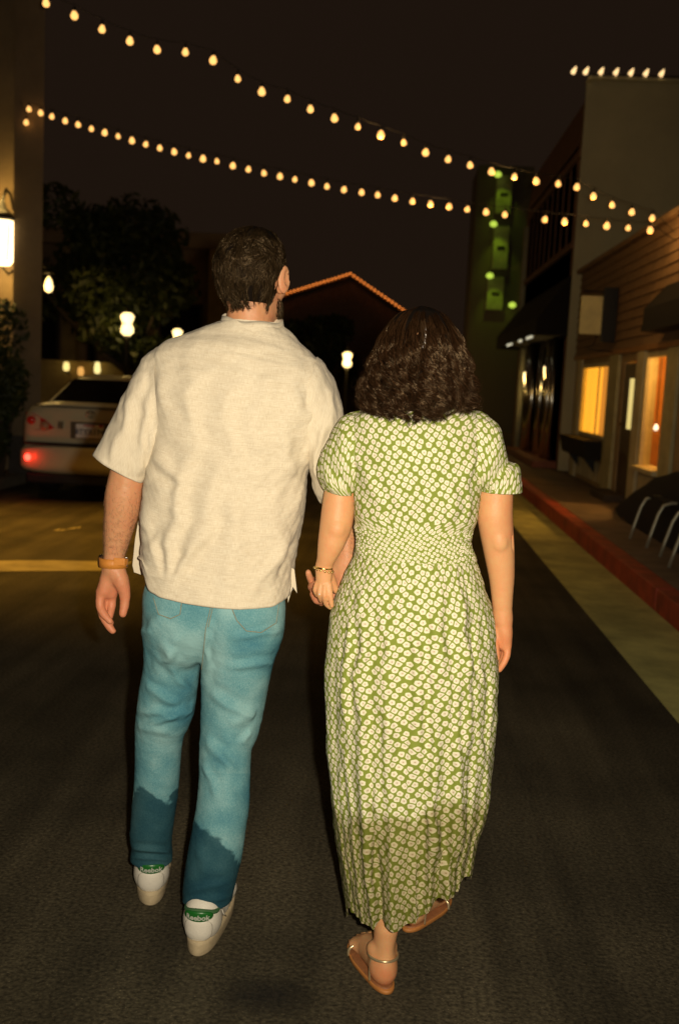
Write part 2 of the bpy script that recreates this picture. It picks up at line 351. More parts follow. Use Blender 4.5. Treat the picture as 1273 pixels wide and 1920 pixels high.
# small lights on that wall
for k, (px, py) in enumerate([(125, 688), (152, 697), (183, 693)]):
    c = atY(px, py, 19.8)
    t = thing('garden_light', ['round frosted garden light left on the ochre wall', 'short amber garden light at the middle of the ochre wall', 'upright narrow garden light on the ochre wall beside the lamp post'][k], 'lamp', (c.x, 19.8, c.z - 0.1), 'small lights on the ochre garden wall')
    g = MB(); g.lathe([(0.03, -0.08), (0.06, -0.05), (0.065, 0.02), (0.045, 0.09 + 0.05 * (k == 2)), (0, 0.1 + 0.05 * (k == 2))], (c.x, 19.8, c.z), 10)
    g.build('glass', emitter('garden_glass', [(1, .75, .25), (1, .5, .12), (1, .8, .3)][k], [1.3, 0.8, 1.3][k]), t)
    g = MB(); g.tube([(c.x, 19.8, c.z - 0.08), (c.x, 19.97, c.z - 0.14)], 0.02, 8); g.build('arm', M_IRON, t)
# brown building with square columns behind the trees
t = thing('brown_building', 'dim brown stucco building with square columns beyond the street lamp', 'building', (-7, 26, 0))
m = MB(); m.box(-13, -4.1, 26.0, 34, 0.12, 4.6); m.build('wall', M_BROWN, t)
m = MB(); m.box(-13.2, -3.9, 25.7, 34.2, 4.6, 5.0, bev=0.03); m.build('cornice', M_BROWN, t)
for i in range(5):
    x0 = -12.2 + i * 1.85
    m = MB(); m.box(x0, x0 + 0.36, 25.55, 25.97, 0.122, 4.59, bev=0.03); m.build('column', M_YELL, t)
for i in range(4):
    x0 = -11.6 + i * 1.85
    m = MB(); m.box(x0, x0 + 1.0, 25.96, 25.995, 1.0, 3.2); w_ = m.build('window', M_DARKG, t)
    m = MB()
    m.box(x0 - 0.06, x0, 25.93, 25.99, 0.94, 3.26); m.box(x0 + 1.0, x0 + 1.06, 25.93, 25.99, 0.94, 3.26); m.box(x0, x0 + 1.0, 25.93, 25.99, 3.2, 3.26); m.box(x0 - 0.1, x0 + 1.1, 25.9, 25.99, 0.88, 0.938); m.build('frame', M_TRIM, w_)

# --- far gabled house outlined with orange bulbs
YG = 44.0
ap = atY(657, 514, YG); le = atY(470, 572, YG); re = atY(800, 612, YG)
M_FAR = simple('far_dark_wall', (0.22, 0.16, 0.12), 0.9, var=0.2)
M_ROOF = simple('dark_shingle', (0.12, 0.085, 0.06), 0.85, var=0.3, vscale=4, bump=0.5, bscale=10)
t = thing('gabled_house', 'dark far house whose uneven gable is outlined with orange bulbs', 'building', (ap.x, YG, 0))
m = MB(); m.poly([(le.x + 0.3, YG + 0.2, -0.03), (re.x - 0.3, YG + 0.2, -0.03), (re.x - 0.3, YG + 0.2, re.z - 0.05), (ap.x, YG + 0.2, ap.z - 0.12), (le.x + 0.3, YG + 0.2, le.z - 0.05)], (0, 9, 0)); m.build('wall', M_FAR, t)
m = MB(); m.poly([(le.x, YG, le.z), (ap.x, YG, ap.z), (re.x, YG, re.z), (re.x, YG, re.z - 0.1), (ap.x, YG, ap.z - 0.1), (le.x, YG, le.z - 0.1)], (0, 9.6, 0)); m.build('roof', M_ROOF, t)
for (dx, z0) in ((-1.9, 1.2), (-0.4, 1.2), (1.1, 1.2)):
    m = MB(); m.box(ap.x + dx, ap.x + dx + 0.9, YG + 0.15, YG + 0.195, z0, z0 + 1.5); w_ = m.build('window', M_DARKG, t)
    m = MB(); m.box(ap.x + dx - 0.08, ap.x + dx + 0.98, YG + 0.1, YG + 0.19, z0 - 0.1, z0 - 0.01); m.build('sill', M_FAR, w_); m = MB(); m.box(ap.x + dx - 0.08, ap.x + dx + 0.98, YG + 0.1, YG + 0.19, z0 + 1.51, z0 + 1.6); m.build('frame', M_FAR, w_)
m = MB(); m.box(ap.x + 2.3, ap.x + 3.2, YG + 0.14, YG + 0.195, 0.0, 2.1); m.build('door', M_TRIM, t)

# ================================================================== string lights
M_CORD = simple('black_cord', (0.012, 0.011, 0.010), 0.6)
bulb_me = MB().lathe([(0.006, 0.045), (0.014, 0.04), (0.022, 0.022), (0.031, 0.0), (0.033, -0.014), (0.028, -0.034), (0.016, -0.046), (0.0, -0.05)], n=14).mesh('bulb')
for v_ in bulb_me.vertices: v_.co.x *= 1.15; v_.co.y *= 1.15; v_.co.z *= 0.9
sock_me = MB().lathe([(0.012, 0.036), (0.017, 0.038), (0.017, 0.075), (0.009, 0.085)], n=10).mesh('socket')
bulb_me.materials.append(emitter('bulb_warm', (1.0, 0.50, 0.14), 1.7)); sock_me.materials.append(M_CORD)
def strand(name, label, pts, dep, rs, ends=None, group=None, glow=()):
    P = [atY(x, y, d) for (x, y), d in zip(pts, dep)]
    t = thing(name, label, 'string lights', tuple(P[len(P) // 2]), group)
    line = [p + Vector((0, 0, 0.085)) for p in P]
    if ends: line = ([Vector(ends[0])] if ends[0] else []) + line + ([Vector(ends[1])] if ends[1] else [])
    fine = []
    for i in range(len(line) - 1):
        for q in range(4):
            u = q / 4; p = line[i].lerp(line[i + 1], u); p.z -= 0.012 * math.sin(math.pi * u); fine.append(p)
    fine.append(line[-1])
    m = MB(); m.tube(fine, 0.0035, 6); m.build('cord', M_CORD, t)
    for i, p in enumerate(P):
        o = link('bulb', bulb_me, None, t, p); s = rs * (1 + 0.09 * math.sin(i * 3.7) + 0.05 * math.sin(i * 9.1)); o.scale = (s, s, s * 1.03); o.rotation_euler = (0.14 * math.sin(i * 2.3), 0.16 * math.cos(i * 1.9), 0)
        o = link('socket', sock_me, None, t, p); o.scale = (0.8, 0.8, 0.8)
    for i, e in glow: point('string_glow', P[i] + Vector((0, -0.02, -0.09)), e, (1.0, 0.55, 0.16), 0.05, t)
    return t
XN = 2.93       # street face of the near right building
XF = 2.86       # street face of the tall right building
A = [(35, -18), (87, 5), (140, 28), (192, 54), (244, 76), (295, 92), (348, 97), (400, 112), (446, 147), (491, 171), (539, 185), (582, 204), (627, 221), (671, 237), (714, 252), (757, 267), (798, 285), (840, 298), (881, 309), (921, 321), (964, 331), (1005, 339), (1046, 344), (1081, 350), (1112, 367), (1147, 384), (1184, 397), (1222, 408)]
dA = [8.6 + 2.7 * (i / 27) for i in range(28)]
B = [(50, 229), (77, 211), (98, 218), (123, 226), (147, 233), (172, 241), (197, 248), (222, 255), (248, 263), (274, 270), (300, 277), (327, 284), (354, 291), (381, 297), (407, 302), (437, 310), (466, 317), (495, 324), (525, 330), (553, 336), (584, 342), (613, 349), (645, 355), (678, 360), (708, 365), (740, 371), (773, 377), (807, 382), (842, 387), (876, 392), (911, 397), (946, 402), (1021, 411), (1058, 415), (1098, 419), (1137, 423), (1177, 427), (1218, 431)]
B = [(50, 229), (55, 204)] + B[1:]
dB = [12.42, 12.4] + [12.35 - 1.1 * (i / 36) for i in range(37)]
strand('string_lights', 'string of widely spaced warm bulbs crossing the street above the other string', A, dA, 0.80, ends=[(-6.0, 8.3, 6.6), (XN + 0.02, 11.45, 3.22)], glow=((27, 1.2), (24, 4), (20, 9), (14, 8)))
strand('string_lights', 'string of closely spaced warm bulbs from the stucco tower to the low shop roof', B, dB, 0.80, ends=[atY(40, 190, 12.475), (XN + 0.02, 11.35, 3.12)], glow=((38, 1.2), (34, 5), (28, 8)))
# --- orange bulbs along the far gable
far_me = MB().lathe([(0.015, 0.04), (0.035, 0.015), (0.04, -0.01), (0.028, -0.04), (0, -0.05)], n=8).mesh('bulb'); far_me.materials.append(emitter('bulb_orange', (1.0, 0.26, 0.04), 1.9))
t = thing('roof_lights', 'orange bulb string tracing the gable of the far dark house', 'string lights', (ap.x, YG, ap.z))
gp = [le.lerp(ap, (i + 0.0) / 27) for i in range(27)] + [ap.lerp(re, i / 22) for i in range(23)]
m = MB(); m.tube([p + Vector((0, -0.06, 0.05)) for p in (le, ap, re)], 0.012, 6); m.build('cord', M_CORD, t)
for p in gp:
    o = link('bulb', far_me, None, t, p + Vector((0, -0.08, 0.02)))

# ================================================================== right side: low shop
M_SHING = simple('brown_shingle', (0.30, 0.185, 0.095), 0.85, var=0.35, vscale=9, bump=0.8, bscale=30, stretch=(1, 3, 1))
M_CREAM = simple('cream_paint', (0.66, 0.58, 0.34), 0.7, var=0.18, vscale=4, bump=0.3, bscale=40)
M_SHOP = simple('shop_wall_paint', (0.42, 0.30, 0.15), 0.8, var=0.25, vscale=3, bump=0.4, bscale=40)
M_OLIVE = simple('olive_pilaster', (0.55, 0.50, 0.26), 0.75, var=0.2, vscale=4)
M_BLACKF = simple('black_canvas', (0.012, 0.010, 0.009), 0.9, bump=0.3, bscale=200)
M_WOOD = simple('dark_door_wood', (0.09, 0.05, 0.022), 0.55, var=0.3, vscale=6, stretch=(6, 6, 0.6))
M_ROOM = simple('terracotta_room', (0.50, 0.20, 0.045), 0.8, var=0.2, vscale=2)
def glass_mat():
    m = bpy.data.materials.new('window_glass'); N, L = nodes(m); N.remove(N['Principled BSDF'])
    out = N['Material Output']; tr = N.new('ShaderNodeBsdfTransparent'); tr.inputs[0].default_value = (0.86, 0.86, 0.8, 1)
    gl = N.new('ShaderNodeBsdfGlossy'); gl.inputs['Roughness'].default_value = 0.03; gl.inputs[0].default_value = (1, 1, 1, 1)
    fr = N.new('ShaderNodeFresnel'); fr.inputs['IOR'].default_value = 1.5
    mx = N.new('ShaderNodeMixShader'); L.new(fr.outputs[0], mx.inputs[0]); L.new(tr.outputs[0], mx.inputs[1]); L.new(gl.outputs[0], mx.inputs[2]); L.new(mx.outputs[0], out.inputs[0])
    return m
M_GLASS = glass_mat()
def wall_openings(m, x0, x1, y0, y1, z0, z1, ops):
    ops = sorted(ops); y = y0
    for (a, b, za, zb) in ops:
        m.box(x0, x1, y, a, z0, z1)
        if za > z0 + 0.01: m.box(x0, x1, a, b, z0, za)
        if zb < z1 - 0.01: m.box(x0, x1, a, b, zb, z1)
        y = b
    m.box(x0, x1, y, y1, z0, z1)
shop = thing('shop', 'low brown shingled shop with lit orange windows on the red-kerbed side', 'building', (XN, 12.6, 0.15))
W1 = (14.25, 16.25, 0.84, 1.92); DR = (12.68, 13.42, 0.16, 1.90); W2 = (11.25, 12.2, 0.66, 1.97)
m = MB(); wall_openings(m, XN, XN + 0.045, 8.4, 16.95, 0.15, 2.06, [W1, DR, W2]); m.build('wall', M_SHOP, shop)
m = MB(); m.box(XN + 0.16, XN + 3.6, 16.8, 16.96, 0.15, 3.3); m.box(XN + 0.16, XN + 3.6, 8.4, 8.56, 0.15, 3.3); m.box(XN + 3.6, XN + 3.75, 8.4, 16.96, 0.15, 3.3); m.build('back_wall', M_SHOP, shop)
m = MB(); m.box(XN + 0.17, XN + 3.6, 8.56, 16.8, 0.10, 0.152); m.build('floor', M_WOOD, shop)
m = MB(); m.box(XN + 0.17, XN + 3.6, 8.56, 16.8, 2.35, 2.42); m.build('ceiling', M_CREAM, shop)
# shingle courses, each lapping the one below
for i in range(11):
    z = 2.07 + i * 0.12
    m = MB(); m.poly([(XN - 0.035, 8.35, z), (XN + 0.12, 8.35, z), (XN + 0.12, 8.35, z + 0.125), (XN - 0.008, 8.35, z + 0.125)], (0, 8.64, 0)); c = m.build('shingle_course', M_SHING, shop)
m = MB(); m.poly([(XN - 0.10, 8.3, 3.39), (XN - 0.10, 8.3, 3.45), (XN + 2.0, 8.3, 4.25), (XN + 3.9, 8.3, 3.45), (XN + 3.9, 8.3, 3.39)], (0, 8.72, 0)); m.build('roof', M_SHING, shop)
m = MB(); m.box(XN - 0.05, XN + 0.02, 8.4, 16.97, 2.0, 2.066, bev=0.008); m.build('header_trim', simple('orange_trim', (0.40, 0.20, 0.07), 0.7, var=0.2), shop)
for (a, b, mm) in ((16.28, 16.62, M_CREAM), (13.6, 14.18, M_OLIVE), (12.22, 12.58, M_CREAM), (10.75, 11.2, M_OLIVE), (8.9, 9.3, M_OLIVE)):
    m = MB(); m.box(XN - 0.045, XN - 0.001, a, b, 0.152, 1.998, bev=0.012); m.build('pilaster', mm, shop)
# window with gathered curtains
def glass_pane(W): return link('window', npmesh('window', [(XN + 0.01, W[0], W[2]), (XN + 0.01, W[0], W[3]), (XN + 0.01, W[1], W[3]), (XN + 0.01, W[1], W[2])], [(0, 1, 2, 3)], False), M_GLASS, shop)
w1 = glass_pane(W1)
m = MB(); y0, y1, z0, z1 = W1
m.box(XN - 0.02, XN + 0.10, y0, y0 + 0.06, z0, z1); m.box(XN - 0.02, XN + 0.10, y1 - 0.06, y1, z0, z1); m.box(XN - 0.02, XN + 0.10, y0 + 0.06, y1 - 0.06, z1 - 0.06, z1); m.box(XN - 0.03, XN + 0.10, y0 + 0.06, y1 - 0.06, z0, z0 + 0.05)
m.box(XN - 0.01, XN + 0.006, 14.98, 15.02, z0 + 0.05, z1 - 0.06); m.build('frame', M_CREAM, w1)
M_CURT = simple('lit_curtain', (0.75, 0.45, 0.10), 0.9, emit=(1.0, 0.47, 0.04), estr=1.5)
M_CURT2 = simple('thin_curtain', (0.70, 0.42, 0.15), 0.9, emit=(1.0, 0.42, 0.06), estr=0.75)
for (a, b, mm) in ((14.30, 14.95, M_CURT2), (15.02, 15.52, M_CURT), (15.62, 16.2, M_CURT)):
    n = 60; V = []
    for i in range(n + 1):
        u = i / n; y = a + (b - a) * u; x = XN + 0.055 + 0.020 * math.sin(u * 26) + 0.012 * math.sin(u * 61 + 1)
        V += [(x, y, W1[2] - 0.05), (x + 0.01 * math.sin(u * 17), y, W1[3] + 0.06)]
    link('curtain', npmesh('curtain', V, [(2 * i, 2 * i + 2, 2 * i + 3, 2 * i + 1) for i in range(n)]), mm, w1)
# planter box under it
pb = thing('window_box', 'black planter box under the curtained shop window', 'planter', (XN, 15.2, 0.6))
m = MB(); m.poly([(XN - 0.05, 14.2, 0.82), (XN - 0.30, 14.2, 0.82), (XN - 0.24, 14.2, 0.56), (XN - 0.05, 14.2, 0.56)], (0, 2.1, 0)); m.build('box', M_BLACKF, pb)
for y in (14.6, 15.9):
    m = MB(); m.poly([(XN - 0.048, y, 0.55), (XN - 0.2, y, 0.55), (XN - 0.048, y, 0.35)], (0, 0.05, 0)); m.build('bracket', M_IRON, pb)
# panelled front below
for k in range(5):
    y0 = 14.22 + k * 0.41
    m = MB(); m.box(XN - 0.018, XN - 0.001, y0, y0 + 0.37, 0.22, 0.5, bev=0.008); m.build('panel', M_CREAM, shop)
# door with a lit pane
m = MB(); m.box(XN + 0.008, XN + 0.04, DR[0] + 0.03, DR[1] - 0.03, DR[2], DR[3] - 0.03, bev=0.006); dr = m.build('door', M_WOOD, shop)
m = MB(); m.box(XN - 0.002, XN + 0.007, 12.82, 13.02, 1.05, 1.68); m.build('door_pane', simple('lit_pane', (0.6, 0.5, 0.2), 0.5, emit=(1.0, 0.78, 0.26), estr=0.75), dr)
m = MB(); m.tube([(XN + 0.01, 13.28, 1.1), (XN - 0.05, 13.28, 1.1), (XN - 0.05, 13.22, 1.1)], 0.012, 8); m.build('handle', simple('brass', (0.5, 0.33, 0.1), 0.3, metal=1), dr)
m = MB(); m.box(XN - 0.30, XN - 0.05, 12.62, 13.5, 0.151, 0.24, bev=0.01); m.build('door_step', M_TRIM, shop)
# big display window, room behind lit by a warm point light
w2 = glass_pane(W2)
m = MB(); y0, y1, z0, z1 = W2; m.box(XN - 0.03, XN + 0.10, y1 - 0.09, y1, z0, z1); m.box(XN - 0.02, XN + 0.10, y0, y0 + 0.05, z0, z1); m.box(XN - 0.02, XN + 0.10, y0 + 0.05, y1 - 0.09, z1 - 0.05, z1); m.build('frame', M_CREAM, w2)
m = MB(); m.box(XN - 0.10, XN + 0.16, y0 - 0.05, y1 + 0.12, z0 - 0.06, z0 - 0.002, bev=0.008); m.build('sill', M_CREAM, w2)
m = MB(); m.box(XN + 0.05, XN + 2.2, 13.0, 13.06, 0.153, 2.35); m.box(XN + 2.2, XN + 2.26, 9.0, 13.06, 0.153, 2.35); m.box(XN + 0.05, XN + 2.2, 10.0, 10.06, 0.153, 2.35); m.build('room_wall', M_ROOM, shop)
point('room_light', (XN + 0.7, 11.9, 2.0), 80, (1.0, 0.50, 0.12), 0.1, shop)
point('curtain_room_light', (XN + 1.2, 15.2, 2.0), 14, (1.0, 0.55, 0.14), 0.1, shop)
for (y, z, r, c, s) in ((11.55, 1.80, 0.05, (1, .70, .2), 2.0), (11.85, 1.22, 0.035, (1, .5, .1), 1.2), (12.2, 1.1, 0.03, (1, .85, .6), 2.5)):  # added hanging bulbs stand in for reflections in the window glass
    m = MB(); m.lathe([(0.01, r * 1.6), (r * 0.8, r * 0.8), (r, 0), (r * 0.7, -r * 0.8), (0, -r)], (XN + 0.16, y, z), 10); m.build('lamp', emitter('mirrored_bulb', c, s), shop)
    m = MB(); m.tube([(XN + 0.16, y, z + r * 1.5), (XN + 0.16, y, 2.36)], 0.006, 6); m.build('mirrored_bulb_cord', M_IRON, shop)
m = MB(); m.box(XN - 0.02, XN - 0.001, 11.3, 12.15, 0.2, 0.56, bev=0.01); m.build('panel', M_CREAM, shop)
# hanging sign, blank pale board
sg = thing('hanging_sign', 'blank pale square signboard hanging out from the brown shop wall', 'sign', (XN, 14.0, 2.3))
a_ = atY(1084, 626, 14.0); b_ = atY(1136, 556, 14.0)
m = MB(); m.box(a_.x, b_.x - 0.04, 13.97, 14.03, a_.z, b_.z, bev=0.008); m.build('board', simple('sign_board', (0.80, 0.72, 0.36), 0.6, var=0.15, vscale=5), sg)
m = MB(); m.box(b_.x - 0.035, XN - 0.036, 13.96, 14.04, a_.z - 0.1, b_.z + 0.12, bev=0.01); m.build('bracket_plate', M_IRON, sg)
m = MB(); m.tube([(XN - 0.03, 14.0, b_.z + 0.06), (a_.x + 0.02, 14.0, b_.z + 0.06)], 0.012, 8); m.build('bracket', M_IRON, sg); m = MB(); m.tube([(b_.x - 0.08, 14.0, a_.z), (b_.x - 0.12, 13.98, a_.z - 0.12), (b_.x - 0.2, 13.98, a_.z - 0.2), (XN - 0.04, 13.98, a_.z - 0.22)], 0.008, 8); m.build('bracket', M_IRON, sg)
# black awning over the display window
aw = thing('awning', 'black box awning above the display window of the low shop', 'awning', (XN, 10.2, 2.2))
m = MB(); m.poly([(XN - 0.036, 8.3, 2.68), (XN - 0.26, 8.3, 2.42), (XN - 0.26, 8.3, 2.17), (XN - 0.036, 8.3, 2.17)], (0, 3.2, 0)); m.build('canopy', M_BLACKF, aw)
m = MB(); m.box(XN - 0.275, XN - 0.262, 8.3, 11.5, 2.17, 2.24); m.build('valance', M_BLACKF, aw)

# ================================================================== tall building with a plain plastered end wall
Y0, Y1 = 17.35, 24.6
M_PLAST = simple('grey_plaster', (0.62, 0.58, 0.36), 0.9, var=0.12, vscale=0.9, bump=0.5, bscale=30, detail=8)
M_REDB = simple('red_brown_wood', (0.28, 0.14, 0.08), 0.8, var=0.25, vscale=4, bump=0.4, bscale=30)
tb = thing('tall_building', 'tall two-storey building with plain grey end wall and bulbs along its roof edge', 'building', (XF, Y0, 0.15))
m = MB(); m.box(XF + 0.02, XF + 2.35, Y0, Y0 + 0.18, 0.15, 6.5); m.build('end_wall', M_PLAST, tb)
m = MB(); wall_openings(m, XF, XF + 0.2, Y0 + 0.182, Y1, 0.15, 5.62, [(17.9, 21.9, 0.3, 2.4), (17.75, 24.1, 4.0, 5.35)]); m.build('wall', M_REDB, tb)
m = MB(); m.box(XF + 0.2, XF + 2.35, Y1 - 0.2, Y1 + 0.02, 0.15, 6.2); m.box(XF + 2.15, XF + 2.35, Y0 + 0.182, Y1 - 0.2, 0.15, 6.2); m.build('back_wall', M_REDB, tb)
m = MB(); m.poly([(XF + 0.0, Y0 + 0.19, 5.63), (XF + 0.14, Y0 + 0.19, 6.5), (XF + 2.3, Y0 + 0.19, 6.5), (XF + 2.3, Y0 + 0.19, 5.63)], (0, Y1 - Y0, 0)); m.build('parapet', M_REDB, tb)
m = MB(); m.box(XF - 0.05, XF + 0.03, Y0 - 0.03, Y0 - 0.001, 0.16, 6.45); m.build('corner_trim', M_PLAST, tb)
m = MB(); m.box(XF - 0.02, XF + 2.4, Y0 - 0.06, Y0 + 0.25, 6.505, 6.56, bev=0.01); m.build('coping', M_PLAST, tb)
m = MB(); m.poly([(XF + 2.36, Y0 - 0.12, 6.55), (XF + 2.36, Y0 - 0.12, 6.1), (XF + 2.7, Y0 - 0.12, 6.55)], (0, 3, 0)); m.build('eave', M_TRIM, tb)
m = MB(); m.box(XF + 0.08, XF + 0.1, 17.75, 24.1, 4.0, 5.35); w_ = m.build('window', M_DARKG, tb)
for i in range(10):
    y = 17.8 + i * 0.69
    m = MB(); m.box(XF - 0.02, XF + 0.07, y, y + 0.07, 4.02, 5.33); m.build('mullion', M_REDB, w_)
m = MB(); m.box(XF - 0.04, XF - 0.001, 17.6, 24.4, 5.36, 5.5); m.box(XF - 0.06, XF - 0.001, 17.6, 24.4, 3.88, 3.99); m.build('frame', M_REDB, w_)
m = MB(); m.poly([(XF - 0.002, Y0 + 0.2, 3.45), (XF - 0.55, Y0 + 0.2, 2.7), (XF - 0.55, Y0 + 0.2, 2.42), (XF - 0.002, Y0 + 0.2, 2.42)], (0, 6.8, 0)); m.build('canopy', M_BLACKF, tb)
M_CHROME = simple('polished_metal', (0.85, 0.82, 0.70), 0.2, metal=1.0)
m = MB(); m.box(XF + 0.10, XF + 0.12, 17.9, 21.9, 0.3, 2.4); gd = m.build('glass_door', M_DARKG, tb)
for (y, r) in ((18.2, 0.07), (18.75, 0.08), (19.7, 0.08), (20.9, 0.13), (21.7, 0.06)):
    m = MB(); m.tube([(XF - 0.10, y, 0.275), (XF - 0.10, y, 2.415)], r, 20); m.build('metal_post', M_CHROME, gd)
for (px, py) in ((988, 712), (1027, 703)):  # added glowing shapes stand in for lamp reflections at the doors
    c = atX(px, py, XF - 0.08)
    m = MB(); m.lathe([(0.02, -0.28), (0.05, -0.16), (0.085, 0.06), (0.085, 0.15), (0.0, 0.17)], (c.x, c.y, c.z), 12); m.build('mirrored_glow', emitter('mirrored_glow_mat', (1.0, 0.74, 0.33), 3.2), tb)
    m = MB(); m.tube([(c.x, c.y, c.z + 0.16), (c.x + 0.04, c.y, c.z + 0.22), (XF + 0.01, c.y, c.z + 0.22)], 0.012, 8); m.build('mirrored_glow_arm', M_IRON, tb)
    point('mirrored_glow_light', (c.x - 0.15, c.y - 0.05, c.z), 4, WARM, 0.06, tb)
MB().tube([(XF - 0.09, 22.9, 0.16), (XF - 0.09, 22.9, 2.4)], 0.07, 10).build('drainpipe', M_PLAST, tb); MB().tube([(XF - 0.05, 24.1, 2.9), (XF - 0.05, 24.1, 5.2)], 0.07, 10).build('drainpipe', M_PLAST, tb)
m = MB(); m.box(XF - 0.42, XF - 0.002, 17.8, 22.0, 0.151, 0.27, bev=0.01); m.build('step', simple('red_tile_step', (0.30, 0.10, 0.05), 0.6, var=0.3), tb)
# little white glints of bulbs under the canopy edge
gm = MB().lathe([(0.01, 0.03), (0.025, 0), (0.0, -0.03)], n=8).mesh('bulb'); gm.materials.append(emitter('cool_bulb', (0.9, 0.85, 0.6), 0.7))
t = thing('canopy_lights', 'short row of small pale bulbs along the black canopy edge of the tall building', 'string lights', (XF - 0.56, 20, 2.4))
for i, y in enumerate([17.9, 18.1, 18.35, 18.5, 19.4, 19.65, 21.0, 21.2, 21.5, 21.7]): link('bulb', gm, None, t, (XF - 0.57, y, 2.40))
m = MB(); m.tube([(XF - 0.57, 17.7, 2.42), (XF - 0.57, 22.0, 2.42)], 0.008, 6); m.build('cord', M_CORD, t)
# bulbs on the roof edge of the end wall
c9 = MB().lathe([(0.03, -0.03), (0.038, 0.0), (0.03, 0.035), (0.012, 0.085), (0.0, 0.1)], n=10).mesh('bulb'); c9.materials.append(emitter('roof_bulb', (1.0, 0.66, 0.30), 1.5))
t = thing('roof_lights', 'seven pointed bulbs along the top edge of the tall grey end wall', 'string lights', (XF + 1, Y0 - 0.02, 6.56))
for (px, py) in ((1073, 152), (1096, 151), (1124, 153), (1152, 154), (1180, 155), (1208, 156), (1237, 158)):
    p = atY(px, py, Y0 - 0.08); o = link('bulb', c9, None, t, (p.x, p.y, 6.60 if abs(p.z - 6.6) < 0.2 else p.z)); o.rotation_euler = (0, 0.45, 0)
m = MB(); m.tube([(XF + 0.0, Y0 - 0.08, 6.575), (XF + 1.75, Y0 - 0.08, 6.575)], 0.012, 6); m.build('cord', M_CORD, t)

# ================================================================== far tower with green lights
YT = 34.0
gt = thing('green_lit_tower', 'far dark narrow tower washed by green wall lights', 'building', (3.2, YT, 0))
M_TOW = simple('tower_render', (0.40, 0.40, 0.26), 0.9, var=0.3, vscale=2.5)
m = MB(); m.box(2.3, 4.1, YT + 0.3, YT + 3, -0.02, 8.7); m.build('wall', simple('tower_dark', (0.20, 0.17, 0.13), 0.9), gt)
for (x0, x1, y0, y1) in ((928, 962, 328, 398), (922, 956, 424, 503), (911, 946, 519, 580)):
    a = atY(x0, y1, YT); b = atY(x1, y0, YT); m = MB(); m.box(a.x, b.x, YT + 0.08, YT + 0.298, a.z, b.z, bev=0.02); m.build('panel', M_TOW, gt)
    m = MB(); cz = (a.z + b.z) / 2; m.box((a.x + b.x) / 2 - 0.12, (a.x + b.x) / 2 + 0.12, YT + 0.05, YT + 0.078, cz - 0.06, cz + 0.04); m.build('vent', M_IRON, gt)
M_GRN = emitter('green_lamp', (0.55, 0.75, 0.08), 1.0)
for (px, py, on) in ((933, 327, 1), (925, 420, 1), (918, 517, 1), (960, 572, 0)):
    p = atY(px, py, YT - 0.25)
    m = MB(); m.lathe([(0.04, -0.09), (0.11, -0.05), (0.12, 0.02), (0.07, 0.08), (0.0, 0.1)], tuple(p), 12); m.build('lamp', M_GRN, gt)
    m = MB(); m.tube([(p.x, p.y, p.z + 0.09), (p.x, p.y + 0.2, p.z + 0.14), (p.x, YT + 0.32, p.z + 0.1)], 0.02, 8); m.build('lamp_arm', M_IRON, gt)
    if on:
        l = bpy.data.lights.new('green_light', 'SPOT'); l.energy = 10; l.color = (0.62, 1.0, 0.03); l.spot_size = math.radians(62); l.spot_blend = 0.8; l.shadow_soft_size = 0.05
        o = bpy.data.objects.new('green_light', l); COL.objects.link(o); o.location = (p.x + 0.12, p.y - 0.25, p.z + 0.0)
        o.rotation_euler = Vector((0.12, 0.55, -1.0)).to_track_quat('-Z', 'Y').to_euler(); o.parent = gt; o.matrix_parent_inverse = Matrix.Translation(-Vector(ROOTLOC[gt.name]))

# ================================================================== silver sedan
CXc, CYr = -3.32, 10.95
M_CAR = simple('silver_paint', (0.74, 0.66, 0.45), 0.38, metal=0.1, coat=0.4)
M_TYRE = simple('tyre_rubber', (0.014, 0.013, 0.012), 0.85)
M_RIM = simple('alloy_rim', (0.45, 0.44, 0.40), 0.3, metal=1)
M_TAIL = simple('tail_lens', (0.32, 0.012, 0.008), 0.15, spec=0.6, emit=(1, 0.03, 0.01), estr=0.04)
M_AMB = simple('clear_lens', (0.55, 0.30, 0.18), 0.15, spec=0.6)
M_BLK = simple('black_plastic', (0.01, 0.01, 0.01), 0.6)
car = thing('car', 'silver four-door sedan parked at the left kerb, rear red reflector glowing', 'car', (CXc, CYr + 2.2, 0))
def superring(hw, z0, z1, n=40, p=3.2):
    out = []; zc = (z0 + z1) / 2; hh = (z1 - z0) / 2
    for k in range(n):
        a = 2 * math.pi * k / n; c, s = math.cos(a), math.sin(a)
        out.append((hw * math.copysign(abs(c) ** (2 / p), c), zc + hh * math.copysign(abs(s) ** (2 / p), s)))
    return out
def loft_y(stations, n=40):
    V = []; 
    for (y, hw, z0, z1, p) in stations: V += [(CXc + x, CYr + y, z) for x, z in superring(hw, z0, z1, n, p)]
    F = []
    for i in range(len(stations) - 1):
        for k in range(n): F.append((i * n + k, i * n + (k + 1) % n, (i + 1) * n + (k + 1) % n, (i + 1) * n + k))
    V.append((CXc, CYr + stations[0][0], (stations[0][2] + stations[0][3]) / 2)); V.append((CXc, CYr + stations[-1][0], (stations[-1][2] + stations[-1][3]) / 2))
    a = len(V) - 2; F3 = [(a, (k + 1) % n, k) for k in range(n)] + [(a + 1, (len(stations) - 1) * n + k, (len(stations) - 1) * n + (k + 1) % n) for k in range(n)]
    return V, F, F3
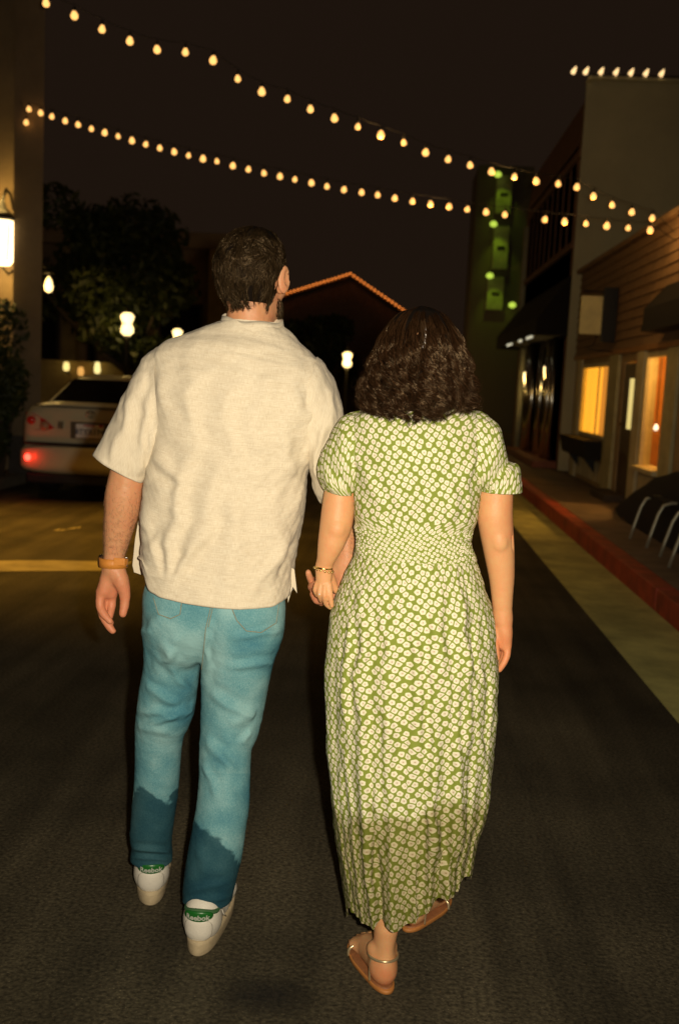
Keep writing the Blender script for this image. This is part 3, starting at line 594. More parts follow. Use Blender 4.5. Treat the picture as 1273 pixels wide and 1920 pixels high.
V, F, F3 = loft_y([(0.06, 0.66, 0.42, 1.00, 3.6), (0.07, 0.72, 0.36, 1.05, 3.8), (0.12, 0.765, 0.31, 1.085, 4.2), (0.25, 0.80, 0.28, 1.10, 4.6), (0.7, 0.825, 0.24, 1.085, 5), (1.4, 0.83, 0.22, 1.02, 5), (2.9, 0.83, 0.22, 1.0, 5), (3.5, 0.82, 0.24, 0.95, 4.6), (4.1, 0.79, 0.27, 0.84, 4), (4.4, 0.70, 0.32, 0.74, 3.4), (4.48, 0.6, 0.38, 0.66, 3)])
link('body', npmesh('body', V, F, True, None, F3), M_CAR, car)
# bumper
V, F, F3 = loft_y([(-0.03, 0.60, 0.40, 0.585, 4), (-0.02, 0.70, 0.35, 0.60, 4.5), (0.02, 0.765, 0.31, 0.615, 5), (0.12, 0.805, 0.29, 0.62, 5), (0.4, 0.832, 0.285, 0.62, 5), (0.5, 0.80, 0.30, 0.60, 5)])
link('bumper', npmesh('bumper', V, F, True, None, F3), M_CAR, car)
m = MB(); m.box(CXc - 0.72, CXc + 0.72, CYr + 0.0, CYr + 0.1, 0.612, 0.645, bev=0.01); m.build('bumper_gap', M_BLK, car)
m = MB(); m.box(CXc - 0.70, CXc + 0.70, CYr + 0.02, CYr + 0.5, 0.19, 0.30, bev=0.02); m.build('valance', M_BLK, car)
# cabin
def cabin(expand, zt, yb):
    base = [(-0.70, 0.62), (0.70, 0.62), (0.72, 3.15), (-0.72, 3.15)]; roof = [(-0.50, 1.38), (0.50, 1.38), (0.52, 2.35), (-0.52, 2.35)]
    return base, roof
bm_ = bmesh.new()
bs_ = [bm_.verts.new((CXc + x, CYr + y, 1.0)) for x, y in ((-0.76, 0.58), (0.76, 0.58), (0.78, 3.2), (-0.78, 3.2))]
ms_ = [bm_.verts.new((CXc + x, CYr + y, 1.34)) for x, y in ((-0.585, 1.16), (0.585, 1.16), (0.60, 2.5), (-0.60, 2.5))]
rf_ = [bm_.verts.new((CXc + x, CYr + y, 1.405)) for x, y in ((-0.46, 1.40), (0.46, 1.40), (0.48, 2.25), (-0.48, 2.25))]
for k in range(4):
    q = (k + 1) % 4; bm_.faces.new((bs_[k], bs_[q], ms_[q], ms_[k])); bm_.faces.new((ms_[k], ms_[q], rf_[q], rf_[k]))
bm_.faces.new(rf_); bm_.faces.new(bs_[::-1])
bmesh.ops.bevel(bm_, geom=bm_.edges[:], offset=0.05, segments=3, affect='EDGES'); bmesh.ops.recalc_face_normals(bm_, faces=bm_.faces[:])
for f in bm_.faces: f.smooth = True
me_ = bpy.data.meshes.new('cabin'); bm_.to_mesh(me_); bm_.free(); link('cabin', me_, M_CAR, car)
M_CARGL = simple('car_glass', (0.006, 0.006, 0.006), 0.08, spec=0.25)
def pane(name, pts, off):
    m = MB(); m.poly([Vector((CXc + x, CYr + y, z)) + Vector(off) for x, y, z in pts], Vector(off) * -0.6); return m.build(name, M_CARGL, car)
pane('rear_window', [(-0.62, 0.69, 1.075), (0.62, 0.69, 1.075), (0.52, 1.115, 1.325), (-0.52, 1.115, 1.325)], (0, -0.016, 0.022))
pane('windshield', [(-0.66, 3.02, 1.06), (0.66, 3.02, 1.06), (0.54, 2.55, 1.315), (-0.54, 2.55, 1.315)], (0, 0.016, 0.022))
for s in (-1, 1):
    pane('side_window', [(s * 0.735, 0.95, 1.06), (s * 0.735, 1.85, 1.06), (s * 0.61, 1.85, 1.31), (s * 0.615, 1.3, 1.31)], (s * 0.022, 0, 0.012))
    pane('side_window', [(s * 0.735, 1.93, 1.06), (s * 0.74, 2.85, 1.06), (s * 0.615, 2.4, 1.31), (s * 0.61, 1.93, 1.31)], (s * 0.022, 0, 0.012))
    m = MB(); m.box(CXc + s * 0.83 - 0.01, CXc + s * 0.83 + 0.012, CYr + 1.7, CYr + 1.86, 0.84, 0.87, bev=0.006); m.build('door_handle', M_CAR, car)
    m = MB(); m.lathe([(0.02, -0.09), (0.06, -0.06), (0.075, 0), (0.06, 0.05), (0.01, 0.07)], (CXc + s * 0.9, CYr + 2.85, 1.02), 12); m.build('mirror', M_CAR, car)
    # tail lamp: swept, wider at the corner, with a pale reversing lens inside it
    pts = [(0.40, 0.80), (0.50, 0.89), (0.64, 0.955), (0.745, 0.96), (0.772, 0.90), (0.76, 0.81), (0.68, 0.775), (0.5, 0.775)]
    if s < 0: pts = pts
    m = MB()
    front = [Vector((CXc + s * x, CYr + 0.035 + 0.16 * max(0, (x - 0.6) / 0.17) ** 2.2 * 0.9, z)) for x, z in pts]
    m.poly(front, (0, 0.12, 0)); m.build('tail_lamp', M_TAIL, car)
    m = MB(); m.lathe([(0.055, 0.0), (0.05, -0.012), (0.0, -0.02)], (CXc + s * 0.505, CYr + 0.034, 0.822), 14, 'y'); m.build('reversing_lens', M_AMB, car)
    m = MB(); m.lathe([(0.05, 0.0), (0.045, -0.012), (0.0, -0.02)], (CXc + s * 0.66, CYr + 0.05, 0.88), 14, 'y'); m.build('brake_lens', M_TAIL, car)
    hl = MB(); hl.lathe([(0.11, 0.0), (0.10, 0.03), (0.0, 0.05)], (CXc + s * 0.56, CYr + 4.37, 0.62), 14, 'y'); hl.build('headlight', M_AMB, car)
    for yw in (0.95, 3.62):
        c = (CXc + s * 0.74, CYr + yw, 0.315)
        m = MB(); m.lathe([(0.20, -0.09), (0.29, -0.10), (0.315, -0.07), (0.318, 0.07), (0.29, 0.10), (0.2, 0.09)], c, 28, 'x'); wh = m.build('wheel', M_TYRE, car)
        m = MB(); m.lathe([(0.0, s * 0.07), (0.06, s * 0.085), (0.17, s * 0.08), (0.205, s * 0.095), (0.21, s * 0.08), (0.19, s * 0.0)], c, 20, 'x'); m.build('rim', M_RIM, wh)
# bumper reflector on the left corner, flash glare put in as red emission
m = MB(); m.lathe([(0.045, 0.0), (0.042, -0.02), (0.025, -0.034), (0.0, -0.037)], (CXc - 0.665, CYr + 0.0, 0.475), 16, 'y'); m.build('glowing_reflector', emitter('red_reflector_glow', (1.0, 0.035, 0.02), 9.0), car)
m = MB(); m.lathe([(0.035, 0.0), (0.03, -0.02), (0.0, -0.03)], (CXc + 0.665, CYr + 0.0, 0.475), 16, 'y'); m.build('bumper_reflector', M_TAIL, car)
point('reflector_glow_light', (CXc - 0.66, CYr - 0.14, 0.475), 0.7, (1, 0.02, 0.005), 0.03, car)  # added light that widens the reflector's red glow
# trunk edge, recess, plate, emblem, trim
m = MB(); m.box(CXc - 0.63, CXc + 0.63, CYr + 0.055, CYr + 0.10, 1.035, 1.05, bev=0.004); m.build('trunk_gap', M_BLK, car)
m = MB(); m.box(CXc - 0.22, CXc + 0.22, CYr + 0.045, CYr + 0.07, 0.70, 0.885, bev=0.008); m.build('plate_recess', simple('recess_paint', (0.16, 0.14, 0.1), 0.4, metal=0.4), car)
m = MB(); m.box(CXc - 0.155, CXc + 0.155, CYr + 0.030, CYr + 0.043, 0.712, 0.866, bev=0.004); pl = m.build('licence_plate', simple('plate_white', (0.92, 0.92, 0.90), 0.4), car)
def text_mesh(name, body, size, depth, font_bold=0.0):
    cu = bpy.data.curves.new(name, 'FONT'); cu.body = body; cu.size = size; cu.extrude = depth; cu.align_x = 'CENTER'; cu.align_y = 'CENTER'; cu.offset = font_bold; cu.resolution_u = 3
    o = bpy.data.objects.new(name, cu); COL.objects.link(o); dg = bpy.context.evaluated_depsgraph_get(); dg.update()
    me = bpy.data.meshes.new_from_object(o.evaluated_get(dg)); bpy.data.objects.remove(o); bpy.data.curves.remove(cu); return me
tm = text_mesh('plate_text', '8TYX174', 0.082, 0.001, 0.001); tm.transform(Matrix.Translation((CXc, CYr + 0.028, 0.778)) @ Matrix.Rotation(math.pi / 2, 4, 'X')); link('plate_number', tm, simple('plate_blue', (0.03, 0.04, 0.12), 0.6), pl)
m = MB(); m.box(CXc + 0.105, CXc + 0.15, CYr + 0.026, CYr + 0.029, 0.838, 0.863); m.box(CXc - 0.07, CXc + 0.06, CYr + 0.026, CYr + 0.029, 0.844, 0.858); m.build('plate_sticker', simple('plate_red', (0.6, 0.06, 0.05), 0.6), pl)
m = MB(); n = 24
for (rx, rz, dz) in ((0.055, 0.036, 0), (0.02, 0.034, 0), (0.04, 0.014, 0.014)):
    m.tube([(CXc + rx * math.cos(2 * math.pi * k / n), CYr + 0.048, 0.975 + dz + rz * math.sin(2 * math.pi * k / n)) for k in range(n)], 0.005, 6, closed=True)
m.build('emblem', simple('chrome', (0.6, 0.58, 0.5), 0.15, metal=1), car)
m = MB(); m.box(CXc - 0.24, CXc + 0.24, CYr + 0.035, CYr + 0.062, 0.89, 0.915, bev=0.006); m.build('chrome_trim', M_CAR, car)
m = MB(); m.box(CXc - 0.36, CXc - 0.30, CYr + 0.045, CYr + 0.052, 0.80, 0.88); m.build('badge', simple('badge_chrome', (0.6, 0.58, 0.5), 0.3, metal=1), car)

# ================================================================== patio chairs and covered table on the right pavement
M_ALU = simple('brushed_aluminium', (0.58, 0.56, 0.42), 0.4, metal=0.6)
M_SLING = simple('black_sling', (0.012, 0.011, 0.010), 0.85)
def patio_chair(loc, rz, label):
    x, y, z0 = loc; t = thing('patio_chair', label, 'chair', (x, y, 0.149), 'patio chairs on the red-kerbed pavement')
    R = Matrix.Rotation(rz, 3, 'Z')
    def W(p): v = R @ Vector((p[0], p[1], 0)); return Vector((x + v.x, y + v.y, 0.149 + p[2]))
    for s in (-1, 1):
        m = MB(); m.tube([W(p) for p in ((0.0, s * 0.26, 0.002), (0.03, s * 0.26, 0.12), (0.08, s * 0.26, 0.30), (0.12, s * 0.26, 0.38), (0.19, s * 0.26, 0.405), (0.32, s * 0.26, 0.40), (0.52, s * 0.26, 0.385))], 0.014, 10); m.build('front_leg', M_ALU, t)
        m = MB(); m.tube([W(p) for p in ((0.60, s * 0.25, 0.002), (0.55, s * 0.25, 0.2), (0.50, s * 0.25, 0.39), (0.56, s * 0.25, 0.62), (0.62, s * 0.25, 0.80))], 0.013, 10); m.build('back_leg', M_ALU, t)
    m = MB(); m.poly([W((0.13, -0.245, 0.40)), W((0.13, 0.245, 0.40)), W((0.51, 0.235, 0.385)), W((0.51, -0.235, 0.385))], (0, 0, 0.02)); m.build('seat', M_SLING, t)
    m = MB(); m.poly([W((0.515, -0.235, 0.42)), W((0.515, 0.235, 0.42)), W((0.615, 0.235, 0.79)), W((0.615, -0.235, 0.79))], R @ Vector((0.012, 0, 0))); m.build('backrest', M_SLING, t)
    return t
patio_chair((2.24, 9.13, 0), 0.05, 'patio chair with pale metal legs and black sling seat set beside the covered table')
patio_chair((2.22, 8.15, 0), -0.12, 'patio chair with pale metal legs turned slightly towards the kerb')
tt = thing('covered_furniture', 'long heap of stored furniture under a black cover along the shop front', 'furniture', (2.7, 9.6, 0.149))
def cover():
    st = [(11.75, 0.16, 0.06), (11.6, 0.22, 0.12), (11.2, 0.34, 0.17), (10.6, 0.53, 0.20), (9.9, 0.73, 0.21), (9.3, 0.82, 0.21), (8.4, 0.84, 0.21), (7.8, 0.80, 0.2), (7.55, 0.6, 0.17), (7.5, 0.16, 0.1)]
    V = []; n = 32
    for j, (y, zt, hw) in enumerate(st):
        for k in range(n):
            a = math.pi * k / (n - 1); c, s_ = math.cos(a), math.sin(a); f = 1 + 0.05 * math.sin(7 * a + j * 1.7)
            V.append((2.68 + hw * f * math.copysign(abs(c) ** 0.6, c), y + 0.05 * math.sin(5 * a + j), 0.149 + (zt - 0.149) * abs(s_) ** 0.7 * (0.97 + 0.03 * math.sin(9 * a + j * 2))))
    F = [(j * n + k, j * n + k + 1, (j + 1) * n + k + 1, (j + 1) * n + k) for j in range(len(st) - 1) for k in range(n - 1)]
    return npmesh('cover', V, F)
link('cover', cover(), M_BLACKF, tt)
for y in (8.0, 9.4):
    for dx in (-0.15, 0.15): MB().tube([(2.68 + dx, y, 0.15), (2.68 + dx, y, 0.6)], 0.014, 8).build('leg', M_ALU, tt)

# ================================================================== trees and shrubs
M_LEAF = simple('leaf', (0.04, 0.055, 0.010), 0.55, var=0.4, vscale=3)
M_BARK = simple('bark', (0.09, 0.065, 0.04), 0.9, var=0.3, vscale=6, bump=1, bscale=20)
def leaf_cloud(blobs, n, size, seed):
    r = np.random.default_rng(seed); wts = np.array([b[3] * b[4] * b[5] for b in blobs]) ** 0.67; wts /= wts.sum()
    idx = r.choice(len(blobs), n, p=wts); B = np.array(blobs)[idx]
    d = r.normal(size=(n, 3)); d /= np.linalg.norm(d, axis=1)[:, None]; rad = r.uniform(0.35, 1.08, (n, 1)) ** 0.6
    C = B[:, :3] + d * rad * B[:, 3:6]
    u = r.normal(size=(n, 3)); u /= np.linalg.norm(u, axis=1)[:, None]; v = np.cross(u, r.normal(size=(n, 3))); v /= np.linalg.norm(v, axis=1)[:, None]
    s = size * r.uniform(0.6, 1.3, (n, 1)); u = u * s; v = v * s * 0.42; w_ = np.cross(u, v); w_ /= np.linalg.norm(w_, axis=1)[:, None]
    V = np.stack([C - u, C + v * 1.0 + w_ * s * 0.15, C + u, C - v + w_ * s * 0.15], 1).reshape(-1, 3)
    return npmesh('crown', V, np.arange(n * 4).reshape(n, 4), smooth=False)
def tree(loc, h, r, label, seed, n=5000, size=0.09):
    x, y = loc; t = thing('tree', label, 'tree', (x, y, 0.1)); rr = random.Random(seed)
    m = MB(); m.tube([(x, y, 0.05), (x + 0.05, y, h * 0.25), (x - 0.04, y + 0.03, h * 0.5), (x, y, h * 0.72)], [0.19, 0.15, 0.12, 0.06], 10)
    for k in range(6):
        a = k * 1.05 + rr.random(); L_ = r * rr.uniform(0.5, 0.8); z0 = h * rr.uniform(0.35, 0.55)
        m.tube([(x, y, z0), (x + 0.5 * L_ * math.cos(a), y + 0.5 * L_ * math.sin(a), z0 + 0.35 * L_), (x + L_ * math.cos(a), y + L_ * math.sin(a), z0 + 0.9 * L_)], [0.07, 0.05, 0.02], 8)
    m.build('trunk', M_BARK, t)
    bl = []
    for k in range(16):
        a = rr.uniform(0, 6.28); d = r * rr.uniform(0, 0.8); z = h * rr.uniform(0.5, 0.92); s = r * rr.uniform(0.25, 0.45)
        bl.append((x + d * math.cos(a), y + d * math.sin(a), z, s, s, s * 0.75))
    link('crown', leaf_cloud(bl, n, size, seed), M_LEAF, t); return t
tree((-4.6, 17.6), 3.2, 1.15, 'small dark tree whose lower leaves catch the light of the street lamp', 3, 4200)
tree((-6.6, 22.5), 5.4, 2.0, 'dark leafy tree behind the low ochre garden wall', 5, 6000, 0.12)
tree((-2.6, 38), 4.2, 1.8, 'dark bushy tree far down the street before the gabled house', 9, 4000, 0.14)
def shrub(x, y, h, r, label, seed, n=3500):
    t = thing('shrub', label, 'shrub', (x, y, 0.12), 'shrubs at the foot of the stucco tower'); rr = random.Random(seed)
    m = MB()
    for k in range(5): a = k * 1.26; m.tube([(x, y, 0.1), (x + 0.5 * r * math.cos(a), y + 0.4 * r * math.sin(a), h * 0.6)], [0.03, 0.012], 6)
    m.build('stem', M_BARK, t)
    bl = [(x + rr.uniform(-.6, .6) * r, y + rr.uniform(-.4, .4) * r, 0.12 + h * rr.uniform(0.2, 0.82), r * 0.5, r * 0.4, h * 0.18) for _ in range(10)]
    link('foliage', leaf_cloud(bl, n, 0.06, seed), M_LEAF, t)
shrub(-5.15, 12.35, 2.35, 0.55, 'tall dark shrub against the stucco tower right below the lantern', 21)
shrub(-6.1, 12.3, 2.2, 0.5, 'dark rounded shrub by the far left of the stucco tower', 22)
shrub(-4.75, 12.1, 1.5, 0.3, 'low narrow shrub squeezed between tower corner and parked sedan', 23, 2000)

# ================================================================== sculpting tools for the two people
class SDF:
    """smooth union of tapered limbs and ellipsoids, meshed on a fine lattice as one continuous skin"""
    def __init__(s): s.p = []
    def cone(s, a, b, ra, rb, k=0.012, sub=False, flat=None):
        s.p.append(('c', np.array(a, float), np.array(b, float), ra, rb, k, sub, flat)); return s
    def chain(s, pts, rs, k=0.012, flat=None):
        s.p.append(('m', np.array([list(p) for p in pts], float), np.array(rs, float), flat, 0, k, False, None)); return s
    def ell(s, c, r, R=None, k=0.015, sub=False):
        s.p.append(('e', np.array(c, float), np.array(r, float), None if R is None else np.array(R), 0, k, sub, None)); return s
    def cut(s, c, n, rad, k=0.003):
        s.p.append(('h', np.array(c, float), np.array([rad] * 3, float), np.array(n, float), 0, k, True, None)); return s
    def build(s, h):
        lo = np.full(3, 1e9); hi = np.full(3, -1e9); bx = []
        for q in s.p:
            if q[0] == 'c':
                f = 1.0; r = max(q[3], q[4]) * f; l = np.minimum(q[1], q[2]) - r; u = np.maximum(q[1], q[2]) + r
            elif q[0] == 'm': l = (q[1] - q[2][:, None]).min(0); u = (q[1] + q[2][:, None]).max(0)
            else: r = q[2].max(); l = q[1] - r; u = q[1] + r
            bx.append((l, u))
            if not q[6]: lo = np.minimum(lo, l); hi = np.maximum(hi, u)
        lo -= 4 * h; hi += 4 * h; n = np.ceil((hi - lo) / h).astype(int) + 1
        D = np.full(n, 0.06, np.float32)
        for q, (l, u) in zip(s.p, bx):
            mg = max(0.012, q[5] * 1.1) + 2 * h
            i0 = np.maximum(0, np.floor((l - mg - lo) / h).astype(int)); i1 = np.minimum(n, np.ceil((u + mg - lo) / h).astype(int) + 1)
            if (i1 <= i0).any(): continue
            X = (lo[0] + h * np.arange(i0[0], i1[0]))[:, None, None].astype(np.float32); Y = (lo[1] + h * np.arange(i0[1], i1[1]))[None, :, None].astype(np.float32); Z = (lo[2] + h * np.arange(i0[2], i1[2]))[None, None, :].astype(np.float32)
            def seg(a, b, ra, rb, flat):
                ba = b - a; l2 = max(float(ba @ ba), 1e-9); px, py, pz = X - a[0], Y - a[1], Z - a[2]
                t = np.clip((px * ba[0] + py * ba[1] + pz * ba[2]) / l2, 0, 1)
                qx, qy, qz = px - ba[0] * t, py - ba[1] * t, pz - ba[2] * t
                if flat is not None:
                    nx, sq = flat; dn = (qx * nx[0] + qy * nx[1] + qz * nx[2]) * (1 / sq - 1); qx = qx + nx[0] * dn; qy = qy + nx[1] * dn; qz = qz + nx[2] * dn
                return np.sqrt(qx * qx + qy * qy + qz * qz) - (ra + (rb - ra) * t)
            if q[0] == 'c': d = seg(q[1], q[2], q[3], q[4], q[7])
            elif q[0] == 'm':
                d = None
                for i in range(len(q[1]) - 1):
                    e = seg(q[1][i], q[1][i + 1], q[2][i], q[2][i + 1], q[3])
                    if d is None: d = e
                    else: kk = 0.003; hh = np.maximum(kk - np.abs(d - e), 0) / kk; d = np.minimum(d, e) - hh * hh * kk * 0.12
            elif q[0] == 'h':
                d = (X - q[1][0]) * q[3][0] + (Y - q[1][1]) * q[3][1] + (Z - q[1][2]) * q[3][2]
            else:
                c, r, R = q[1], q[2], q[3]; px, py, pz = X - c[0], Y - c[1], Z - c[2]
                if R is not None:
                    px, py, pz = (R[0][0] * px + R[1][0] * py + R[2][0] * pz, R[0][1] * px + R[1][1] * py + R[2][1] * pz, R[0][2] * px + R[1][2] * py + R[2][2] * pz)
                k0 = np.sqrt((px / r[0]) ** 2 + (py / r[1]) ** 2 + (pz / r[2]) ** 2) + 1e-9
                k1 = np.sqrt((px / r[0] ** 2) ** 2 + (py / r[1] ** 2) ** 2 + (pz / r[2] ** 2) ** 2) + 1e-9
                d = k0 * (k0 - 1) / k1
            S = D[i0[0]:i1[0], i0[1]:i1[1], i0[2]:i1[2]]; k = q[5]
            if q[6]:
                e = -d; hh = np.maximum(k - np.abs(S - e), 0) / k; S[...] = np.maximum(S, e) + hh * hh * k * 0.25
            else:
                hh = np.maximum(k - np.abs(S - d), 0) / k; S[...] = np.minimum(S, d) - hh * hh * k * 0.25
        return surface_nets(D, lo, h)
def surface_nets(D, lo, h):
    ins = D < 0; nx, ny, nz = D.shape
    c = np.zeros((nx - 1, ny - 1, nz - 1), np.uint8)
    offs = [(i, j, k) for i in (0, 1) for j in (0, 1) for k in (0, 1)]
    for i, j, k in offs: c += ins[i:nx - 1 + i, j:ny - 1 + j, k:nz - 1 + k]
    act = (c > 0) & (c < 8); ix = np.argwhere(act); N = len(ix)
    idm = np.full(c.shape, -1, np.int32); idm[act] = np.arange(N)
    val = np.stack([D[ix[:, 0] + i, ix[:, 1] + j, ix[:, 2] + k] for i, j, k in offs], 1)
    O = np.array(offs, np.float32); acc = np.zeros((N, 3), np.float32); cnt = np.zeros(N, np.float32)
    for a in range(8):
        for b in range(a + 1, 8):
            if np.abs(O[a] - O[b]).sum() != 1: continue
            va, vb = val[:, a], val[:, b]; m = (va < 0) != (vb < 0); t = va[m] / (va[m] - vb[m])
            acc[m] += O[a] + (O[b] - O[a]) * t[:, None]; cnt[m] += 1
    V = lo + h * (ix + acc / cnt[:, None])
    F = []
    for ax in range(3):
        s0 = [slice(None)] * 3; s1 = [slice(None)] * 3; s0[ax] = slice(0, -1); s1[ax] = slice(1, None)
        A, B = ins[tuple(s0)], ins[tuple(s1)]; e = np.argwhere(A != B)
        u, v = (ax + 1) % 3, (ax + 2) % 3
        e = e[(e[:, u] > 0) & (e[:, v] > 0) & (e[:, u] < D.shape[u] - 1) & (e[:, v] < D.shape[v] - 1)]
        fl_ = A[e[:, 0], e[:, 1], e[:, 2]]
        def cell(du, dv): q = e.copy(); q[:, u] -= du; q[:, v] -= dv; return idm[q[:, 0], q[:, 1], q[:, 2]]
        q = np.stack([cell(1, 1), cell(0, 1), cell(0, 0), cell(1, 0)], 1)
        q[~fl_] = q[~fl_][:, ::-1]; F.append(q)
    F = np.concatenate(F); F = F[(F >= 0).all(1)]
    return V, F
def vnormals(V, F):
    n = np.cross(V[F[:, 2]] - V[F[:, 0]], V[F[:, 3]] - V[F[:, 1]]); N = np.zeros_like(V)
    for i in range(4): np.add.at(N, F[:, i], n)
    return N / (np.linalg.norm(N, axis=1)[:, None] + 1e-12)
RC = np.array(CAM_R)
def pix(V):
    q = (np.asarray(V) - np.array([0, 0, CAM_H])) @ RC; return 636.5 + 1900 * q[:, 0] / -q[:, 2], 960 - 1900 * q[:, 1] / -q[:, 2]
def wob(P, scale, seed, octv=3):
    """cheap smooth noise: random plane waves"""
    r = np.random.default_rng(seed); o = np.zeros(len(P)); a = 1.0; tot = 0
    for q in range(octv):
        for i in range(5):
            d = r.normal(size=P.shape[1]); d *= scale * (2 ** q) / np.linalg.norm(d); o += a * np.sin(P @ d * 6.283 + r.uniform(0, 6.283)); tot += a * a * 0.5
        a *= 0.55
    return o / math.sqrt(tot)
def folds(V, N, lst, facing=True):
    """press real folds into a garment: each (x0,y0,x1,y1,width,amp) ridge given in the photograph's own measure of the cloth"""
    px, py = pix(V); d = np.zeros(len(V))
    wx = 5 * wob(V, 6, 3); px = px + wx
    for (x0, y0, x1, y1, w_, a) in lst:
        dx, dy = x1 - x0, y1 - y0; L2 = dx * dx + dy * dy; L_ = math.sqrt(L2)
        t = ((px - x0) * dx + (py - y0) * dy) / L2; s = ((px - x0) * dy - (py - y0) * dx) / L_
        e = np.clip(np.minimum(t + 0.12, 1.12 - t) / 0.35, 0, 1); e = e * e * (3 - 2 * e)
        d += a * e * (np.exp(-(s / w_) ** 2) - 0.55 * np.exp(-((s - 1.7 * w_) / (1.2 * w_)) ** 2))
    f = np.clip((-N[:, 1] - 0.05) * 3, 0, 1) if facing else 1
    return V + N * (d * f)[:, None]
def loft(R, closed=True, u_scale=None, back=0):
    """R (m,n,3) rings -> V, F, uv in metres; u measured from the ring point 'back'"""
    m, n, _ = R.shape; V = R.reshape(-1, 3)
    i, k = np.meshgrid(np.arange(m - 1), np.arange(n), indexing='ij'); k2 = (k + 1) % n
    F = np.stack([i * n + k, i * n + k2, (i + 1) * n + k2, (i + 1) * n + k], -1).reshape(-1, 4)
    seg = np.linalg.norm(np.roll(R, -1, 1) - R, axis=2); cum = np.cumsum(seg, 1) - seg; cum = cum - cum[:, back:back + 1]; tot = seg.sum(1)[:, None]; cum = np.where(cum > tot / 2, cum - tot, np.where(cum < -tot / 2, cum + tot, cum))
    vl = np.concatenate([np.zeros((1, n)), np.cumsum(np.linalg.norm(np.diff(R, axis=0), axis=2), 0)])
    return V, F, np.stack([cum, vl], -1)
def smooth_interp(x, xp, fp):
    xp = np.asarray(xp, float); fp = np.asarray(fp, float); o = np.argsort(xp); xp = xp[o]; fp = fp[o]
    m = np.gradient(fp, xp); i = np.clip(np.searchsorted(xp, x) - 1, 0, len(xp) - 2); hh = xp[i + 1] - xp[i]; t = np.clip((x - xp[i]) / hh, 0, 1)
    t2, t3 = t * t, t * t * t
    return (2 * t3 - 3 * t2 + 1) * fp[i] + (t3 - 2 * t2 + t) * hh * m[i] * 0.8 + (-2 * t3 + 3 * t2) * fp[i + 1] + (t3 - t2) * hh * m[i + 1] * 0.8
def strand_mesh(name, P, r, sides=3, taper=0.35):
    """P (N,S,3) centre lines -> one mesh of thin tapered tubes"""
    N, S, _ = P.shape; T = np.gradient(P, axis=1); T /= np.linalg.norm(T, axis=2)[..., None] + 1e-9
    ref = np.zeros_like(T); ref[..., 1] = 1; ref[..., 0] = 0.3; A = np.cross(T, ref); A /= np.linalg.norm(A, axis=2)[..., None] + 1e-9; B = np.cross(T, A)
    s = np.linspace(0, 1, S); prof = (1 - (1 - taper) * s ** 2) * np.minimum(1, 0.4 + s * 6); prof[-1] *= 0.25
    rr = np.asarray(r).reshape(-1, 1, 1) * prof[None, :, None]
    ang = 2 * np.pi * np.arange(sides) / sides
    V = P[:, :, None, :] + rr[..., None] * (A[:, :, None, :] * np.cos(ang)[None, None, :, None] + B[:, :, None, :] * np.sin(ang)[None, None, :, None])
    idx = np.arange(N * S * sides).reshape(N, S, sides)
    F = np.stack([idx[:, :-1, :], np.roll(idx, -1, 2)[:, :-1, :], np.roll(idx, -1, 2)[:, 1:, :], idx[:, 1:, :]], -1).reshape(-1, 4)
    return npmesh(name, V.reshape(-1, 3), F)
def attr(me, name, arr):
    a = me.attributes.new(name, 'FLOAT', 'POINT'); a.data.foreach_set('value', np.asarray(arr, np.float32))

# ------------------------------------------------------------------ skin, cloth, hair materials
def skin_mat(name, col, red):
    m = bpy.data.materials.new(name); N, L = nodes(m); b = N['Principled BSDF']
    tc = N.new('ShaderNodeTexCoord'); n1 = N.new('ShaderNodeTexNoise'); n1.inputs['Scale'].default_value = 34; n1.inputs['Detail'].default_value = 7; n1.inputs['Roughness'].default_value = 0.7; L.new(tc.outputs['Object'], n1.inputs['Vector'])
    n3 = N.new('ShaderNodeTexNoise'); n3.inputs['Scale'].default_value = 240; n3.inputs['Detail'].default_value = 2; L.new(tc.outputs['Object'], n3.inputs['Vector'])
    r = N.new('ShaderNodeMapRange'); r.inputs[1].default_value = 0.35; r.inputs[2].default_value = 0.7; L.new(n1.outputs['Fac'], r.inputs[0])
    at = N.new('ShaderNodeAttribute'); at.attribute_name = 'blush'
    ad = N.new('ShaderNodeMath'); ad.operation = 'MULTIPLY_ADD'; ad.inputs[1].default_value = 0.6; ad.use_clamp = True; L.new(r.outputs[0], ad.inputs[0]); L.new(at.outputs['Fac'], ad.inputs[2])
    mx = N.new('ShaderNodeMix'); mx.data_type = 'RGBA'; mx.inputs[6].default_value = (*col, 1); mx.inputs[7].default_value = (*red, 1); L.new(ad.outputs[0], mx.inputs[0])
    L.new(mx.outputs[2], b.inputs['Base Color']); b.inputs['Roughness'].default_value = 0.5; b.inputs['Specular IOR Level'].default_value = 0.35
    b.inputs['Subsurface Weight'].default_value = 0.25; b.inputs['Subsurface Radius'].default_value = (0.012, 0.004, 0.002); b.inputs['Subsurface Scale'].default_value = 0.5
    bp = N.new('ShaderNodeBump'); bp.inputs['Strength'].default_value = 0.6; bp.inputs['Distance'].default_value = 0.001; L.new(n3.outputs['Fac'], bp.inputs['Height']); L.new(bp.outputs[0], b.inputs['Normal'])
    return m
